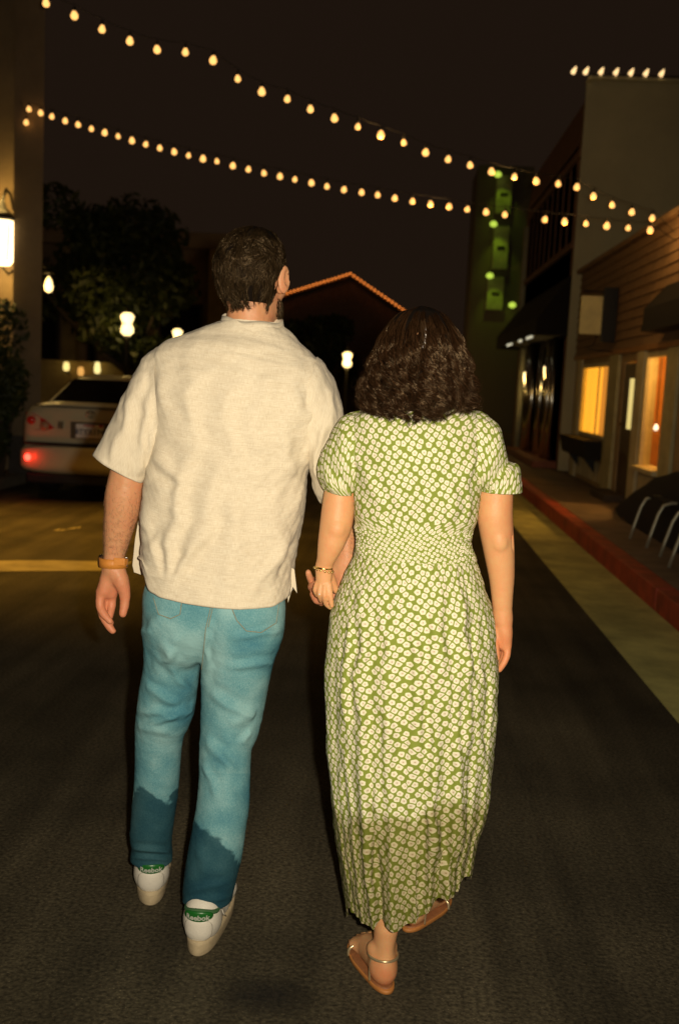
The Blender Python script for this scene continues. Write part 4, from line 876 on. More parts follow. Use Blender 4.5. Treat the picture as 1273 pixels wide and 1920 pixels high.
def linen_mat():
    m = bpy.data.materials.new('beige_linen'); N, L = nodes(m); b = N['Principled BSDF']
    uv = N.new('ShaderNodeUVMap')
    def nz(sx, sy, det):
        mp = N.new('ShaderNodeMapping'); mp.inputs['Scale'].default_value = (sx, sy, 1); L.new(uv.outputs[0], mp.inputs['Vector'])
        n = N.new('ShaderNodeTexNoise'); n.inputs['Scale'].default_value = 1; n.inputs['Detail'].default_value = det; L.new(mp.outputs[0], n.inputs['Vector']); return n
    a = nz(60, 900, 2); c = nz(900, 60, 2); s = nz(14, 320, 3); big = nz(5, 5, 4)
    m1 = N.new('ShaderNodeMath'); m1.operation = 'ADD'; L.new(a.outputs['Fac'], m1.inputs[0]); L.new(c.outputs['Fac'], m1.inputs[1])
    m2 = N.new('ShaderNodeMath'); m2.operation = 'MULTIPLY_ADD'; m2.inputs[1].default_value = 0.6; L.new(s.outputs['Fac'], m2.inputs[0]); L.new(m1.outputs[0], m2.inputs[2])
    r = N.new('ShaderNodeValToRGB'); r.color_ramp.elements[0].position = 0.95; r.color_ramp.elements[0].color = (0.61, 0.52, 0.375, 1); r.color_ramp.elements[1].position = 1.0; r.color_ramp.elements[1].color = (0.76, 0.685, 0.53, 1)
    mr = N.new('ShaderNodeMapRange'); mr.inputs[1].default_value = 0.9; mr.inputs[2].default_value = 1.7; L.new(m2.outputs[0], mr.inputs[0])
    r.color_ramp.elements[0].position = 0.2; r.color_ramp.elements[1].position = 0.8; L.new(mr.outputs[0], r.inputs[0])
    L.new(r.outputs[0], b.inputs['Base Color']); b.inputs['Roughness'].default_value = 0.9; b.inputs['Specular IOR Level'].default_value = 0.15; b.inputs['Sheen Weight'].default_value = 0.1
    bp = N.new('ShaderNodeBump'); bp.inputs['Strength'].default_value = 0.35; bp.inputs['Distance'].default_value = 0.0012; L.new(m2.outputs[0], bp.inputs['Height']); L.new(bp.outputs[0], b.inputs['Normal'])
    return m
def denim_mat():
    m = bpy.data.materials.new('blue_denim'); N, L = nodes(m); b = N['Principled BSDF']
    tc = N.new('ShaderNodeTexCoord'); mp = N.new('ShaderNodeMapping'); mp.inputs['Rotation'].default_value = (0, 0.9, 0); mp.inputs['Scale'].default_value = (700, 300, 220); L.new(tc.outputs['Object'], mp.inputs['Vector'])
    n = N.new('ShaderNodeTexNoise'); n.inputs['Scale'].default_value = 1; n.inputs['Detail'].default_value = 2; L.new(mp.outputs[0], n.inputs['Vector'])
    n2 = N.new('ShaderNodeTexNoise'); n2.inputs['Scale'].default_value = 13; n2.inputs['Detail'].default_value = 5; L.new(tc.outputs['Object'], n2.inputs['Vector'])
    n3 = N.new('ShaderNodeTexNoise'); n3.inputs['Scale'].default_value = 330; n3.inputs['Detail'].default_value = 2; L.new(tc.outputs['Object'], n3.inputs['Vector'])
    f = N.new('ShaderNodeAttribute'); f.attribute_name = 'fade'
    s = N.new('ShaderNodeMath'); s.operation = 'MULTIPLY_ADD'; s.inputs[1].default_value = 0.7; L.new(n2.outputs['Fac'], s.inputs[0]); L.new(f.outputs['Fac'], s.inputs[2])
    s2 = N.new('ShaderNodeMath'); s2.operation = 'MULTIPLY_ADD'; s2.inputs[1].default_value = 0.55; L.new(n.outputs['Fac'], s2.inputs[0]); L.new(s.outputs[0], s2.inputs[2])
    s3 = N.new('ShaderNodeMath'); s3.operation = 'MULTIPLY_ADD'; s3.inputs[1].default_value = 0.5; L.new(n3.outputs['Fac'], s3.inputs[0]); L.new(s2.outputs[0], s3.inputs[2])
    r = N.new('ShaderNodeValToRGB'); e = r.color_ramp.elements; e[0].position = 0.50; e[0].color = (0.055, 0.19, 0.25, 1); e[1].position = 1.0; e[1].color = (0.25, 0.44, 0.45, 1)
    x = e.new(0.74); x.color = (0.125, 0.30, 0.335, 1); 
    mr = N.new('ShaderNodeMapRange'); mr.inputs[1].default_value = 0.2; mr.inputs[2].default_value = 1.5; L.new(s3.outputs[0], mr.inputs[0]); mr.inputs[3].default_value = 0.25; mr.inputs[4].default_value = 1.2
    L.new(mr.outputs[0], r.inputs[0])
    wt = N.new('ShaderNodeAttribute'); wt.attribute_name = 'wet'
    wm = N.new('ShaderNodeMix'); wm.data_type = 'RGBA'; wm.blend_type = 'MULTIPLY'; wm.inputs[7].default_value = (0.20, 0.28, 0.32, 1); L.new(wt.outputs['Fac'], wm.inputs[0]); L.new(r.outputs[0], wm.inputs[6])
    L.new(wm.outputs[2], b.inputs['Base Color']); b.inputs['Roughness'].default_value = 0.85; b.inputs['Specular IOR Level'].default_value = 0.15
    bp = N.new('ShaderNodeBump'); bp.inputs['Strength'].default_value = 0.4; bp.inputs['Distance'].default_value = 0.0012; L.new(n.outputs['Fac'], bp.inputs['Height']); L.new(bp.outputs[0], b.inputs['Normal'])
    return m
def print_mat():
    """green viscose printed with small cream five-petalled flowers"""
    m = bpy.data.materials.new('flower_print'); N, L = nodes(m); b = N['Principled BSDF']
    uv = N.new('ShaderNodeUVMap'); S = 64.0
    def math_(op, a=None, c=None, d=None):
        n = N.new('ShaderNodeMath'); n.operation = op
        for i, v in enumerate((a, c, d)):
            if v is None: continue
            if isinstance(v, (int, float)): n.inputs[i].default_value = v
            else: L.new(v, n.inputs[i])
        return n.outputs[0]
    vo = N.new('ShaderNodeTexVoronoi'); vo.voronoi_dimensions = '2D'; vo.feature = 'F1'; vo.inputs['Scale'].default_value = S; vo.inputs['Randomness'].default_value = 0.42; rot = N.new('ShaderNodeMapping'); rot.inputs['Rotation'].default_value = (0, 0, 0.55); L.new(uv.outputs[0], rot.inputs['Vector']); L.new(rot.outputs[0], vo.inputs['Vector'])
    ve = N.new('ShaderNodeTexVoronoi'); ve.voronoi_dimensions = '2D'; ve.feature = 'DISTANCE_TO_EDGE'; ve.inputs['Scale'].default_value = S; ve.inputs['Randomness'].default_value = 0.42; L.new(rot.outputs[0], ve.inputs['Vector'])
    df = N.new('ShaderNodeVectorMath'); df.operation = 'SUBTRACT'; L.new(rot.outputs[0], df.inputs[0]); L.new(vo.outputs['Position'], df.inputs[1])
    sx = N.new('ShaderNodeSeparateXYZ'); L.new(df.outputs[0], sx.inputs[0])
    an = math_('ARCTAN2', sx.outputs[1], sx.outputs[0]); cr = N.new('ShaderNodeSeparateXYZ'); L.new(vo.outputs['Color'], cr.inputs[0])
    ph = math_('MULTIPLY_ADD', cr.outputs[0], 6.28, an); pet = math_('COSINE', math_('MULTIPLY', ph, 5.0))
    rad = math_('MULTIPLY_ADD', pet, 0.028, math_('MULTIPLY_ADD', cr.outputs[1], 0.06, 0.425))
    q = math_('DIVIDE', vo.outputs['Distance'], rad); eg = math_('MULTIPLY_ADD', ve.outputs['Distance'], -5.0, 1.34); q = math_('MAXIMUM', q, eg)
    r = N.new('ShaderNodeValToRGB'); e = r.color_ramp.elements; L.new(q, r.inputs[0])
    e[0].position = 0.0; e[0].color = (0.42, 0.33, 0.17, 1); e[1].position = 1.0; e[1].color = (0.22, 0.27, 0.042, 1)
    for p, c in ((0.14, (0.46, 0.36, 0.22, 1)), (0.24, (0.68, 0.61, 0.47, 1)), (0.60, (0.76, 0.71, 0.55, 1)), (0.84, (0.80, 0.78, 0.56, 1)), (0.93, (0.36, 0.38, 0.12, 1))):
        x = e.new(p); x.color = c
    wt = N.new('ShaderNodeAttribute'); wt.attribute_name = 'wet'
    wm = N.new('ShaderNodeMix'); wm.data_type = 'RGBA'; wm.blend_type = 'MULTIPLY'; wm.inputs[7].default_value = (0.58, 0.54, 0.42, 1); L.new(wt.outputs['Fac'], wm.inputs[0]); L.new(r.outputs[0], wm.inputs[6])
    L.new(wm.outputs[2], b.inputs['Base Color']); b.inputs['Roughness'].default_value = 0.75; b.inputs['Specular IOR Level'].default_value = 0.2
    nz = N.new('ShaderNodeTexNoise'); nz.inputs['Scale'].default_value = 900; L.new(uv.outputs[0], nz.inputs['Vector'])
    bp = N.new('ShaderNodeBump'); bp.inputs['Strength'].default_value = 0.15; bp.inputs['Distance'].default_value = 0.001; L.new(nz.outputs['Fac'], bp.inputs['Height']); L.new(bp.outputs[0], b.inputs['Normal'])
    return m
def hair_mat(name, col, tip, rough=0.32):
    m = simple(name, col, rough, spec=0.6); N, L = nodes(m); b = N['Principled BSDF']; b.inputs['Specular IOR Level'].default_value = 0.55; b.inputs['Specular Tint'].default_value = (1.0, 0.72, 0.42, 1)
    ge = N.new('ShaderNodeNewGeometry'); mr = N.new('ShaderNodeMapRange'); mr.inputs[3].default_value = 0.25; mr.inputs[4].default_value = 2.8; L.new(ge.outputs['Random Per Island'], mr.inputs[0])
    sc = N.new('ShaderNodeVectorMath'); sc.operation = 'SCALE'; sc.inputs[0].default_value = col; L.new(mr.outputs[0], sc.inputs['Scale']); L.new(sc.outputs[0], b.inputs['Base Color'])
    return m
M_SKIN_M = skin_mat('skin_tanned', (0.58, 0.30, 0.148), (0.63, 0.24, 0.125)); M_SKIN_W = skin_mat('skin_light', (0.67, 0.37, 0.17), (0.69, 0.27, 0.12))
M_LINEN = linen_mat(); M_DENIM = denim_mat(); M_PRINT = print_mat()
M_HAIR_M = hair_mat('dark_brown_hair', (0.013, 0.008, 0.0036), None, 0.25); M_HAIR_W = hair_mat('brown_curly_hair', (0.014, 0.0066, 0.0028), None, 0.24)
M_CAP = simple('hair_gap_shade', (0.006, 0.0035, 0.002), 0.9, spec=0.1)  # cap under the strands, shade of the gaps put into its near-black colour
M_STITCH = simple('tan_stitching', (0.26, 0.25, 0.17), 0.8)
M_LEATHER = simple('tan_leather', (0.58, 0.22, 0.035), 0.5, var=0.12, vscale=40, bump=0.3, bscale=300)
M_STEEL = simple('steel', (0.7, 0.7, 0.68), 0.25, metal=1); M_GOLD = simple('gold', (0.85, 0.62, 0.25), 0.22, metal=1)
M_SHOE = simple('white_leather', (0.76, 0.72, 0.62), 0.45, var=0.05, vscale=20, bump=0.25, bscale=260)
M_SOLE = simple('cream_sole', (0.52, 0.42, 0.26), 0.75, var=0.12, vscale=40, bump=0.3, bscale=120)
M_GREEN = simple('green_heel_tab', (0.012, 0.13, 0.018), 0.35, bump=0.1, bscale=200)

def head_sdf(S, c, face, sc, k=0.02, ear=1.0):
    """skull, jaw, nose, brow, lips and ears; c = middle of the head, face = horizontal direction it looks"""
    f = Vector((math.sin(face), math.cos(face), 0)); r = Vector((math.cos(face), -math.sin(face), 0)); u = Vector((0, 0, 1))
    R = np.array([r, f, u]).T
    def at(x, y, z): return Vector(c) + (r * x + f * y + u * z) * sc
    E = lambda p, rad, kk=k, sub=False, R_=R: S.ell(at(*p), np.array(rad) * sc, R_, kk, sub)
    E((0, -0.012, 0.032), (0.075, 0.092, 0.083)); E((0, 0.03, 0.015), (0.068, 0.068, 0.075)); E((0, 0.038, -0.05), (0.058, 0.055, 0.062))
    E((0, 0.062, -0.092), (0.032, 0.028, 0.024)); E((0.035, 0.03, -0.075), (0.025, 0.05, 0.03)); E((-0.035, 0.03, -0.075), (0.025, 0.05, 0.03))
    S.cone(at(0, 0.094, 0.018), at(0, 0.116, -0.028), 0.009 * sc, 0.013 * sc, 0.012); E((0, 0.102, -0.032), (0.018, 0.012, 0.009), 0.008)
    E((0, 0.093, -0.060), (0.024, 0.010, 0.0065), 0.006); E((0, 0.091, -0.072), (0.021, 0.010, 0.007), 0.006)
    for s in (-1, 1):
        E((s * 0.031, 0.098, 0.012), (0.018, 0.014, 0.011), 0.012, True); E((s * 0.031, 0.081, 0.011), (0.0135, 0.0135, 0.0135), 0.004)
        S.cone(at(s * 0.012, 0.094, 0.030), at(s * 0.052, 0.080, 0.030), 0.008 * sc, 0.007 * sc, 0.010); E((s * 0.045, 0.062, -0.025), (0.022, 0.024, 0.018))
        th = s * 0.45; Re = np.array((R @ np.array(Matrix.Rotation(-th, 3, 'Z'))))
        E((s * 0.083 * ear, -0.004, -0.002), (0.007 * ear, 0.018 * ear, 0.032 * ear), 0.006, False, Re); E((s * 0.079, 0.002, -0.026), (0.008, 0.010, 0.012), 0.006, False, Re)
        E((s * 0.090 * ear, 0.002, 0.002), (0.006, 0.011, 0.020), 0.004, True, Re)
    return at

# ================================================================== the man in the linen shirt
YM = 2.56
def PM(px, py, dy=0.0): return atY(px, py, YM + dy)
UM = 1.352e-3
def px_chain(S, rows, P, u, k, flat=None):
    """rows: (px, py, dy, radius in px)"""
    q = np.array(rows, float); t = np.linspace(0, 1, len(q)); tt = np.linspace(0, 1, (len(q) - 1) * 3 + 1); q = np.stack([smooth_interp(tt, t, q[:, i]) for i in range(4)], 1)
    S.chain([P(x, y, dy) for x, y, dy, r in q], [r * u for x, y, dy, r in q], k, flat)
man = thing('person', 'person in a loose beige short-sleeved shirt and wet-hemmed jeans, walking hand in hand', 'person', (PM(400, 1700).x, YM, 0.0), 'couple walking hand in hand')

S = SDF()
hm = PM(472, 522, 0.012)
at_m = head_sdf(S, hm, 0.30, 0.985, ear=1.1)
S.cone(PM(467, 565, 0.008), PM(468, 640, 0.008), 0.055, 0.056, 0.02)
# torso under the shirt
S.chain([PM(458, 690, 0.01), PM(440, 780), PM(425, 950), PM(408, 1080)], [0.075, 0.11, 0.105, 0.095], 0.03)
S.cone(PM(335, 705), PM(565, 722), 0.045, 0.045, 0.03)
S.chain([PM(345, 1120), PM(322, 1250, 0.02), PM(310, 1340, 0.05), PM(294, 1470, 0.075), PM(284, 1590, 0.09), PM(283, 1640, 0.10)], [0.06, 0.05, 0.045, 0.040, 0.036, 0.034], 0.02)
S.chain([PM(455, 1120), PM(444, 1250, -0.01), PM(428, 1380, -0.015), PM(416, 1510, -0.05), PM(394, 1650, -0.085), PM(386, 1720, -0.09)], [0.065, 0.055, 0.045, 0.042, 0.038, 0.034], 0.02)
S.cone(PM(283, 1640, 0.10), PM(285, 1672, 0.20), 0.034, 0.028, 0.02); S.cone(PM(386, 1720, -0.09), PM(400, 1745, 0.02), 0.034, 0.028, 0.02)
# left arm, hanging
px_chain(S, [(308, 716, 0, 38), (268, 800, 0.0, 40), (240, 893, 0.0, 34.5), (233, 925, 0.0, 34.5), (229, 955, 0.005, 33), (221, 1000, 0.012, 26.5), (215, 1038, 0.018, 20.5), (213, 1062, 0.02, 18.5)], PM, UM, 0.03)
L0 = 0.02
px_chain(S, [(212, 1062, L0, 16), (204, 1080, L0, 15), (195, 1108, L0 - 0.004, 12.5)], PM, UM, 0.014)                      # little-finger side of the palm
px_chain(S, [(215, 1062, L0, 16), (226, 1086, L0 - 0.008, 16.0), (233, 1106, L0 - 0.006, 12), (235, 1118, L0 - 0.004, 9.5)], PM, UM, 0.014)                    # ball of the thumb
px_chain(S, [(212, 1080, L0 + 0.012, 15), (208, 1112, L0 + 0.014, 14)], PM, UM, 0.014)
px_chain(S, [(235, 1118, L0 - 0.004, 9), (234, 1134, L0 - 0.006, 8.8), (231, 1151, L0 - 0.01, 7.4)], PM, UM, 0.006)                    # thumb
px_chain(S, [(190, 1108, L0 - 0.004, 8.8), (188, 1136, L0 - 0.012, 8.0), (197, 1154, L0 - 0.022, 7.2), (207, 1165, L0 - 0.026, 6.0)], PM, UM, 0.005)      # little finger, curling forward
px_chain(S, [(195, 1112, L0 + 0.010, 8.5), (191, 1146, L0 + 0.004, 8.0), (202, 1170, L0 - 0.004, 7.4), (212, 1183, L0 - 0.008, 6.2)], PM, UM, 0.004)    # ring finger
px_chain(S, [(203, 1114, L0 + 0.022, 8.5), (200, 1142, L0 + 0.020, 7.8), (203, 1160, L0 + 0.008, 7.2), (208, 1168, L0 + 0.002, 6.2)], PM, UM, 0.004)
px_chain(S, [(211, 1112, L0 + 0.018, 8.6), (210, 1134, L0 + 0.014, 7.8), (208, 1148, L0 + 0.004, 7.0), (206, 1157, L0 - 0.004, 6.2)], PM, UM, 0.004)
S.cone(PM(216, 1084, L0 - 0.034), PM(203, 1112, L0 - 0.026), 0.0035, 0.003, 0.006, True)                                  # life line
S.cone(PM(228, 1116, L0 - 0.024), PM(243, 1113, L0 - 0.02), 0.0018, 0.0018, 0.003, True)
# right arm, reaching to the other hand
R0 = -0.03
px_chain(S, [(585, 728, 0, 34), (610, 810, 0, 34), (632, 915, -0.005, 33), (638, 950, -0.01, 32), (645, 1000, -0.02, 25), (650, 1040, R0, 20), (649, 1052, R0, 19)], PM, UM, 0.03)
px_chain(S, [(649, 1052, R0, 18.5), (646, 1068, R0 - 0.006, 15), (642, 1090, R0 - 0.014, 10.5), (634, 1104, R0 - 0.02, 9), (625, 1120, R0 - 0.024, 7)], PM, UM, 0.012)     # thumb side
px_chain(S, [(640, 1062, R0, 16), (616, 1082, R0 + 0.008, 17), (600, 1100, R0 + 0.006, 15)], PM, UM, 0.016)               # palm behind the other hand
px_chain(S, [(600, 1086, R0 + 0.004, 8), (586, 1090, R0 - 0.016, 6.6), (581, 1083, R0 - 0.034, 6.0), (578, 1073, R0 - 0.044, 5.2)], PM, UM, 0.005)
px_chain(S, [(596, 1098, R0 + 0.004, 8), (584, 1101, R0 - 0.018, 6.8), (588, 1097, R0 - 0.040, 6.2), (592, 1094, R0 - 0.052, 5.2)], PM, UM, 0.005)
px_chain(S, [(598, 1106, R0 + 0.002, 8), (588, 1114, R0 - 0.018, 6.8), (594, 1126, R0 - 0.044, 6.4), (604, 1127, R0 - 0.058, 5.4)], PM, UM, 0.005)
px_chain(S, [(606, 1110, R0 + 0.0, 8), (598, 1122, R0 - 0.016, 6.8), (603, 1130, R0 - 0.040, 6.2), (613, 1124, R0 - 0.054, 5.2)], PM, UM, 0.005)
V, F = S.build(0.0032)
nn = vnormals(V, F)
V = V + nn * (0.0003 * wob(V, 30, 5))[:, None]
me = npmesh('body', V, F)
px_, py_ = pix(V); attr(me, 'blush', np.clip((py_ - 1065) / 40, 0, 1) * (py_ < 1210) * 0.75 + 0.3 * np.clip(1 - np.hypot(px_ - 520, py_ - 540) / 30, 0, 1))
link('body', me, M_SKIN_M, man)

# ---- jeans
J = SDF()
J.ell(PM(400, 1120), (0.178, 0.118, 0.13), None, 0.03)
J.ell(PM(340, 1172, -0.028), (0.085, 0.078, 0.115), None, 0.06); J.ell(PM(462, 1176, -0.032), (0.090, 0.080, 0.115), None, 0.06)
LL = [(326, 1170, 0.0, 61), (322, 1250, 0.02, 54), (312, 1326, 0.045, 57), (300, 1370, 0.055, 49), (296, 1430, 0.065, 45), (292, 1490, 0.075, 44.5), (284, 1560, 0.085, 43.5), (285, 1588, 0.09, 40.5), (284.5, 1608, 0.092, 42.5), (283, 1636, 0.094, 40)]
RL = [(456, 1175, -0.01, 78), (446, 1240, -0.01, 70), (440, 1290, -0.005, 65), (432, 1360, -0.01, 58), (424.5, 1395, -0.02, 51.5), (422, 1450, -0.035, 50.5), (419, 1500, -0.05, 51), (410, 1560, -0.065, 52), (402, 1610, -0.075, 53), (391.5, 1660, -0.085, 50), (387, 1700, -0.09, 46), (387, 1712, -0.09, 45)]
px_chain(J, LL, PM, UM, 0.016); px_chain(J, RL, PM, 1.325e-3, 0.016)
J.cut(PM(283, 1613, 0.09), (0.03, 0.0, 1.0), 0.10); J.cut(PM(386, 1687, -0.09), (-0.03, 0.0, 1.0), 0.11)
J.cone(PM(392, 1120, -0.15), PM(374, 1310, -0.13), 0.012, 0.006, 0.03, True)        # seat seam valley
V, F = J.build(0.0034); N_ = vnormals(V, F)
V = folds(V, N_, [(300, 1205, 362, 1300, 9, 0.007), (268, 1285, 350, 1335, 9, 0.006), (262, 1330, 345, 1345, 8, 0.008), (290, 1358, 368, 1325, 7, 0.008), (258, 1362, 330, 1372, 8, 0.005), (330, 1190, 300, 1260, 10, 0.005),
                  (440, 1196, 530, 1180, 7, 0.006), (430, 1252, 522, 1238, 7, 0.006), (392, 1300, 470, 1345, 9, 0.006), (480, 1330, 430, 1360, 9, 0.005), (384, 1385, 442, 1445, 9, 0.007), (380, 1430, 404, 1500, 8, 0.005), (388, 1240, 385, 1290, 8, 0.004), (455, 1395, 470, 1370, 7, 0.005),
                  (345, 1672, 432, 1655, 6, 0.004), (345, 1690, 430, 1684, 5, 0.004), (246, 1590, 325, 1598, 5, 0.006), (246, 1606, 322, 1612, 4, 0.005), (262, 1190, 300, 1150, 9, 0.005), (395, 1160, 380, 1240, 6, 0.005), (410, 1470, 450, 1520, 12, 0.004), (365, 1590, 400, 1640, 10, 0.004)])
N_ = vnormals(V, F); V = V + N_ * (0.0007 * wob(V, 6, 8, 2) + 0.0002 * wob(V, 40, 9))[:, None]
me = npmesh('jeans', V, F); px_, py_ = pix(V)
edge_n = 9 * wob(V, 12, 14, 4)
# water-line of the soaked hems: left leg nearly level, right leg runs down towards the outside
lw = 1486 + edge_n + 14 * np.exp(-((px_ - 308) / 9) ** 2)
rw = np.interp(px_, [340, 360, 385, 405, 425, 455], [1530, 1540, 1556, 1562, 1592, 1612]) + edge_n * 0.8
left = px_ < np.interp(py_, [1300, 1420, 1720], [372, 355, 332])
wl = np.where(left, lw, rw); attr(me, 'wet', np.clip((py_ - wl) / 8, 0, 1))
N_ = vnormals(V, F); attr(me, 'fade', 0.14 * wob(V, 4, 31) + 0.16 * np.exp(-((px_ - 450) / 55) ** 2) * (py_ < 1450) + 0.1 * np.exp(-((px_ - 290) / 30) ** 2) - 0.12 * np.exp(-((py_ - 1345) / 18) ** 2) * (px_ < 372))
jo = link('jeans', me, M_DENIM, man)
bvh = BVHTree.FromPolygons([tuple(v) for v in V], F.tolist())
def on_jeans(px, py, off):
    d = ray(px, py).normalized(); h_ = bvh.ray_cast(Vector((0, 0, CAM_H)), d)
    return h_[0] - d * off if h_[0] is not None else None
def stitch(name, pts, r, off=0.0008):
    line = []
    for (x0, y0), (x1, y1) in zip(pts[:-1], pts[1:]):
        n = max(2, int(math.hypot(x1 - x0, y1 - y0) / 4))
        for q in range(n):
            p = on_jeans(x0 + (x1 - x0) * q / n, y0 + (y1 - y0) * q / n, off)
            if p is not None: line.append(p)
    if len(line) > 3: MB().tube(line, r, 5).build(name, M_STITCH, jo)
# back pockets: patches of the same cloth lying on the seat
def pocket(poly):
    pp = np.array(poly, float); inside = np.zeros(len(V), bool); j = len(pp) - 1
    for i in range(len(pp)):
        c = ((pp[i, 1] > py_) != (pp[j, 1] > py_)) & (px_ < (pp[j, 0] - pp[i, 0]) * (py_ - pp[i, 1]) / (pp[j, 1] - pp[i, 1] + 1e-9) + pp[i, 0]); inside ^= c; j = i
    inside &= N_[:, 1] < -0.1
    f = F[inside[F].all(1)]; ids = np.unique(f); mp_ = np.full(len(V), -1); mp_[ids] = np.arange(len(ids))
    Vp = V[ids] + N_[ids] * 0.0028; me = npmesh('back_pocket', Vp, mp_[f]); attr(me, 'fade', np.full(len(ids), 0.05)); attr(me, 'wet', np.zeros(len(ids)))
    o = link('back_pocket', me, M_DENIM, jo); return o
pocket([(285, 1100), (346, 1112), (340, 1150), (322, 1158), (302, 1156), (292, 1146)])
pocket([(430, 1120), (528, 1110), (520, 1168), (490, 1186), (458, 1184), (440, 1160)])
stitch('stitching', [(288, 1120), (298, 1152), (320, 1160), (338, 1152), (343, 1116)], 0.0012, 0.004)
stitch('stitching', [(434, 1138), (444, 1163), (462, 1183), (490, 1186), (518, 1168), (524, 1128)], 0.0012, 0.004)
stitch('stitching', [(398, 1128), (386, 1180), (378, 1260)], 0.0011); stitch('stitching', [(402, 1128), (390, 1180)], 0.0011)

# ---- linen shirt
def hull_rings(left, right, Yc, zs, bb, bf, n, P, power=2.35):
    """rings of a garment: left/right outline points -> widths; bb/bf depth tables over z"""
    Lp = [P(x, y) for x, y in left]; Rp = [P(x, y) for x, y in right]
    xl = smooth_interp(zs, [p.z for p in Lp], [p.x for p in Lp]); xr = smooth_interp(zs, [p.z for p in Rp], [p.x for p in Rp])
    b = smooth_interp(zs, *bb); f = smooth_interp(zs, *bf); out = []
    for j, z in enumerate(zs):
        cx, a = (xl[j] + xr[j]) / 2, (xr[j] - xl[j]) / 2; th = 2 * np.pi * np.arange(n) / n - np.pi / 2     # starts at the back (towards the camera)
        c, s = np.cos(th), np.sin(th); x = cx + a * np.sign(c) * np.abs(c) ** (2 / power); dep = np.where(s < 0, b[j], f[j]); y = Yc + dep * np.sign(s) * np.abs(s) ** (2 / power)
        out.append(np.stack([x, y, np.full(n, z)], 1))
    return np.array(out)
Ls = [(420, 598), (400, 606), (362, 620), (330, 633), (305, 646), (290, 660), (284, 700), (287, 760), (283, 850), (273, 900), (267, 960), (268, 1020), (266, 1060), (263, 1090), (266, 1112), (268, 1150)]
Rs = [(528, 611), (545, 624), (563, 641), (585, 661), (604, 682), (614, 702), (616, 730), (612, 790), (592, 850), (578, 882), (572, 950), (561, 1010), (553, 1060), (550, 1100), (548, 1128), (546, 1165)]
zt = PM(475, 604).z; zb = PM(400, 1142).z
zs = np.concatenate([np.linspace(zb, zt - 0.13, 120), np.linspace(zt - 0.128, zt, 44)])
RG = hull_rings(Ls, Rs, YM, zs, ([zb, zb + 0.12, zb + 0.35, zt - 0.16, zt - 0.07, zt - 0.02, zt], [0.150, 0.142, 0.135, 0.135, 0.102, 0.072, 0.062]), ([zb, zb + 0.3, zt - 0.15, zt - 0.05, zt], [0.15, 0.14, 0.13, 0.085, 0.055]), 220, PM)
hem = [(255, 1078), (262, 1090), (272, 1112), (300, 1122), (350, 1131), (400, 1138), (450, 1142.5), (505, 1144), (530, 1136), (548, 1122), (560, 1118)]
hx = [PM(x, y, -0.14).x for x, y in hem]; hz = [PM(x, y, -0.14).z for x, y in hem]
wgt = np.clip(1 - (zs - zb) / 0.16, 0, 1)[:, None]; wgt = wgt * wgt * (3 - 2 * wgt)
RG[:, :, 2] += wgt * (np.interp(RG[:, :, 0], hx, hz) - zb)
V, F, uv = loft(RG)
N_ = vnormals(V, F); N_ = N_ if (N_[:, 1] * (V[:, 1] - YM)).sum() > 0 else -N_
SF = [(362, 690, 350, 870, 15, 0.006), (352, 860, 306, 1095, 12, 0.010), (432, 700, 424, 870, 16, 0.006), (425, 850, 338, 1080, 16, 0.008), (395, 980, 318, 1100, 9, 0.006), (500, 690, 470, 900, 18, 0.005), (545, 720, 548, 930, 14, 0.006), (575, 900, 500, 1085, 13, 0.008), (560, 985, 470, 1120, 10, 0.006),
      (598, 720, 560, 800, 10, 0.006), (606, 760, 582, 850, 9, 0.007), (585, 860, 530, 890, 9, 0.005), (292, 850, 345, 905, 10, 0.006), (285, 905, 360, 930, 9, 0.005), (300, 700, 330, 800, 13, 0.005), (380, 640, 470, 660, 16, 0.003), (400, 660, 560, 690, 6, 0.0022), (280, 1040, 300, 1000, 9, 0.005), (440, 930, 430, 1100, 18, 0.005), (515, 900, 520, 1060, 16, 0.005), (270, 950, 290, 1090, 9, 0.006)]
V = folds(V, N_, SF); V = V + N_ * (0.0016 * wob(V, 5, 41) + 0.0010 * wob(V, 18, 42))[:, None]
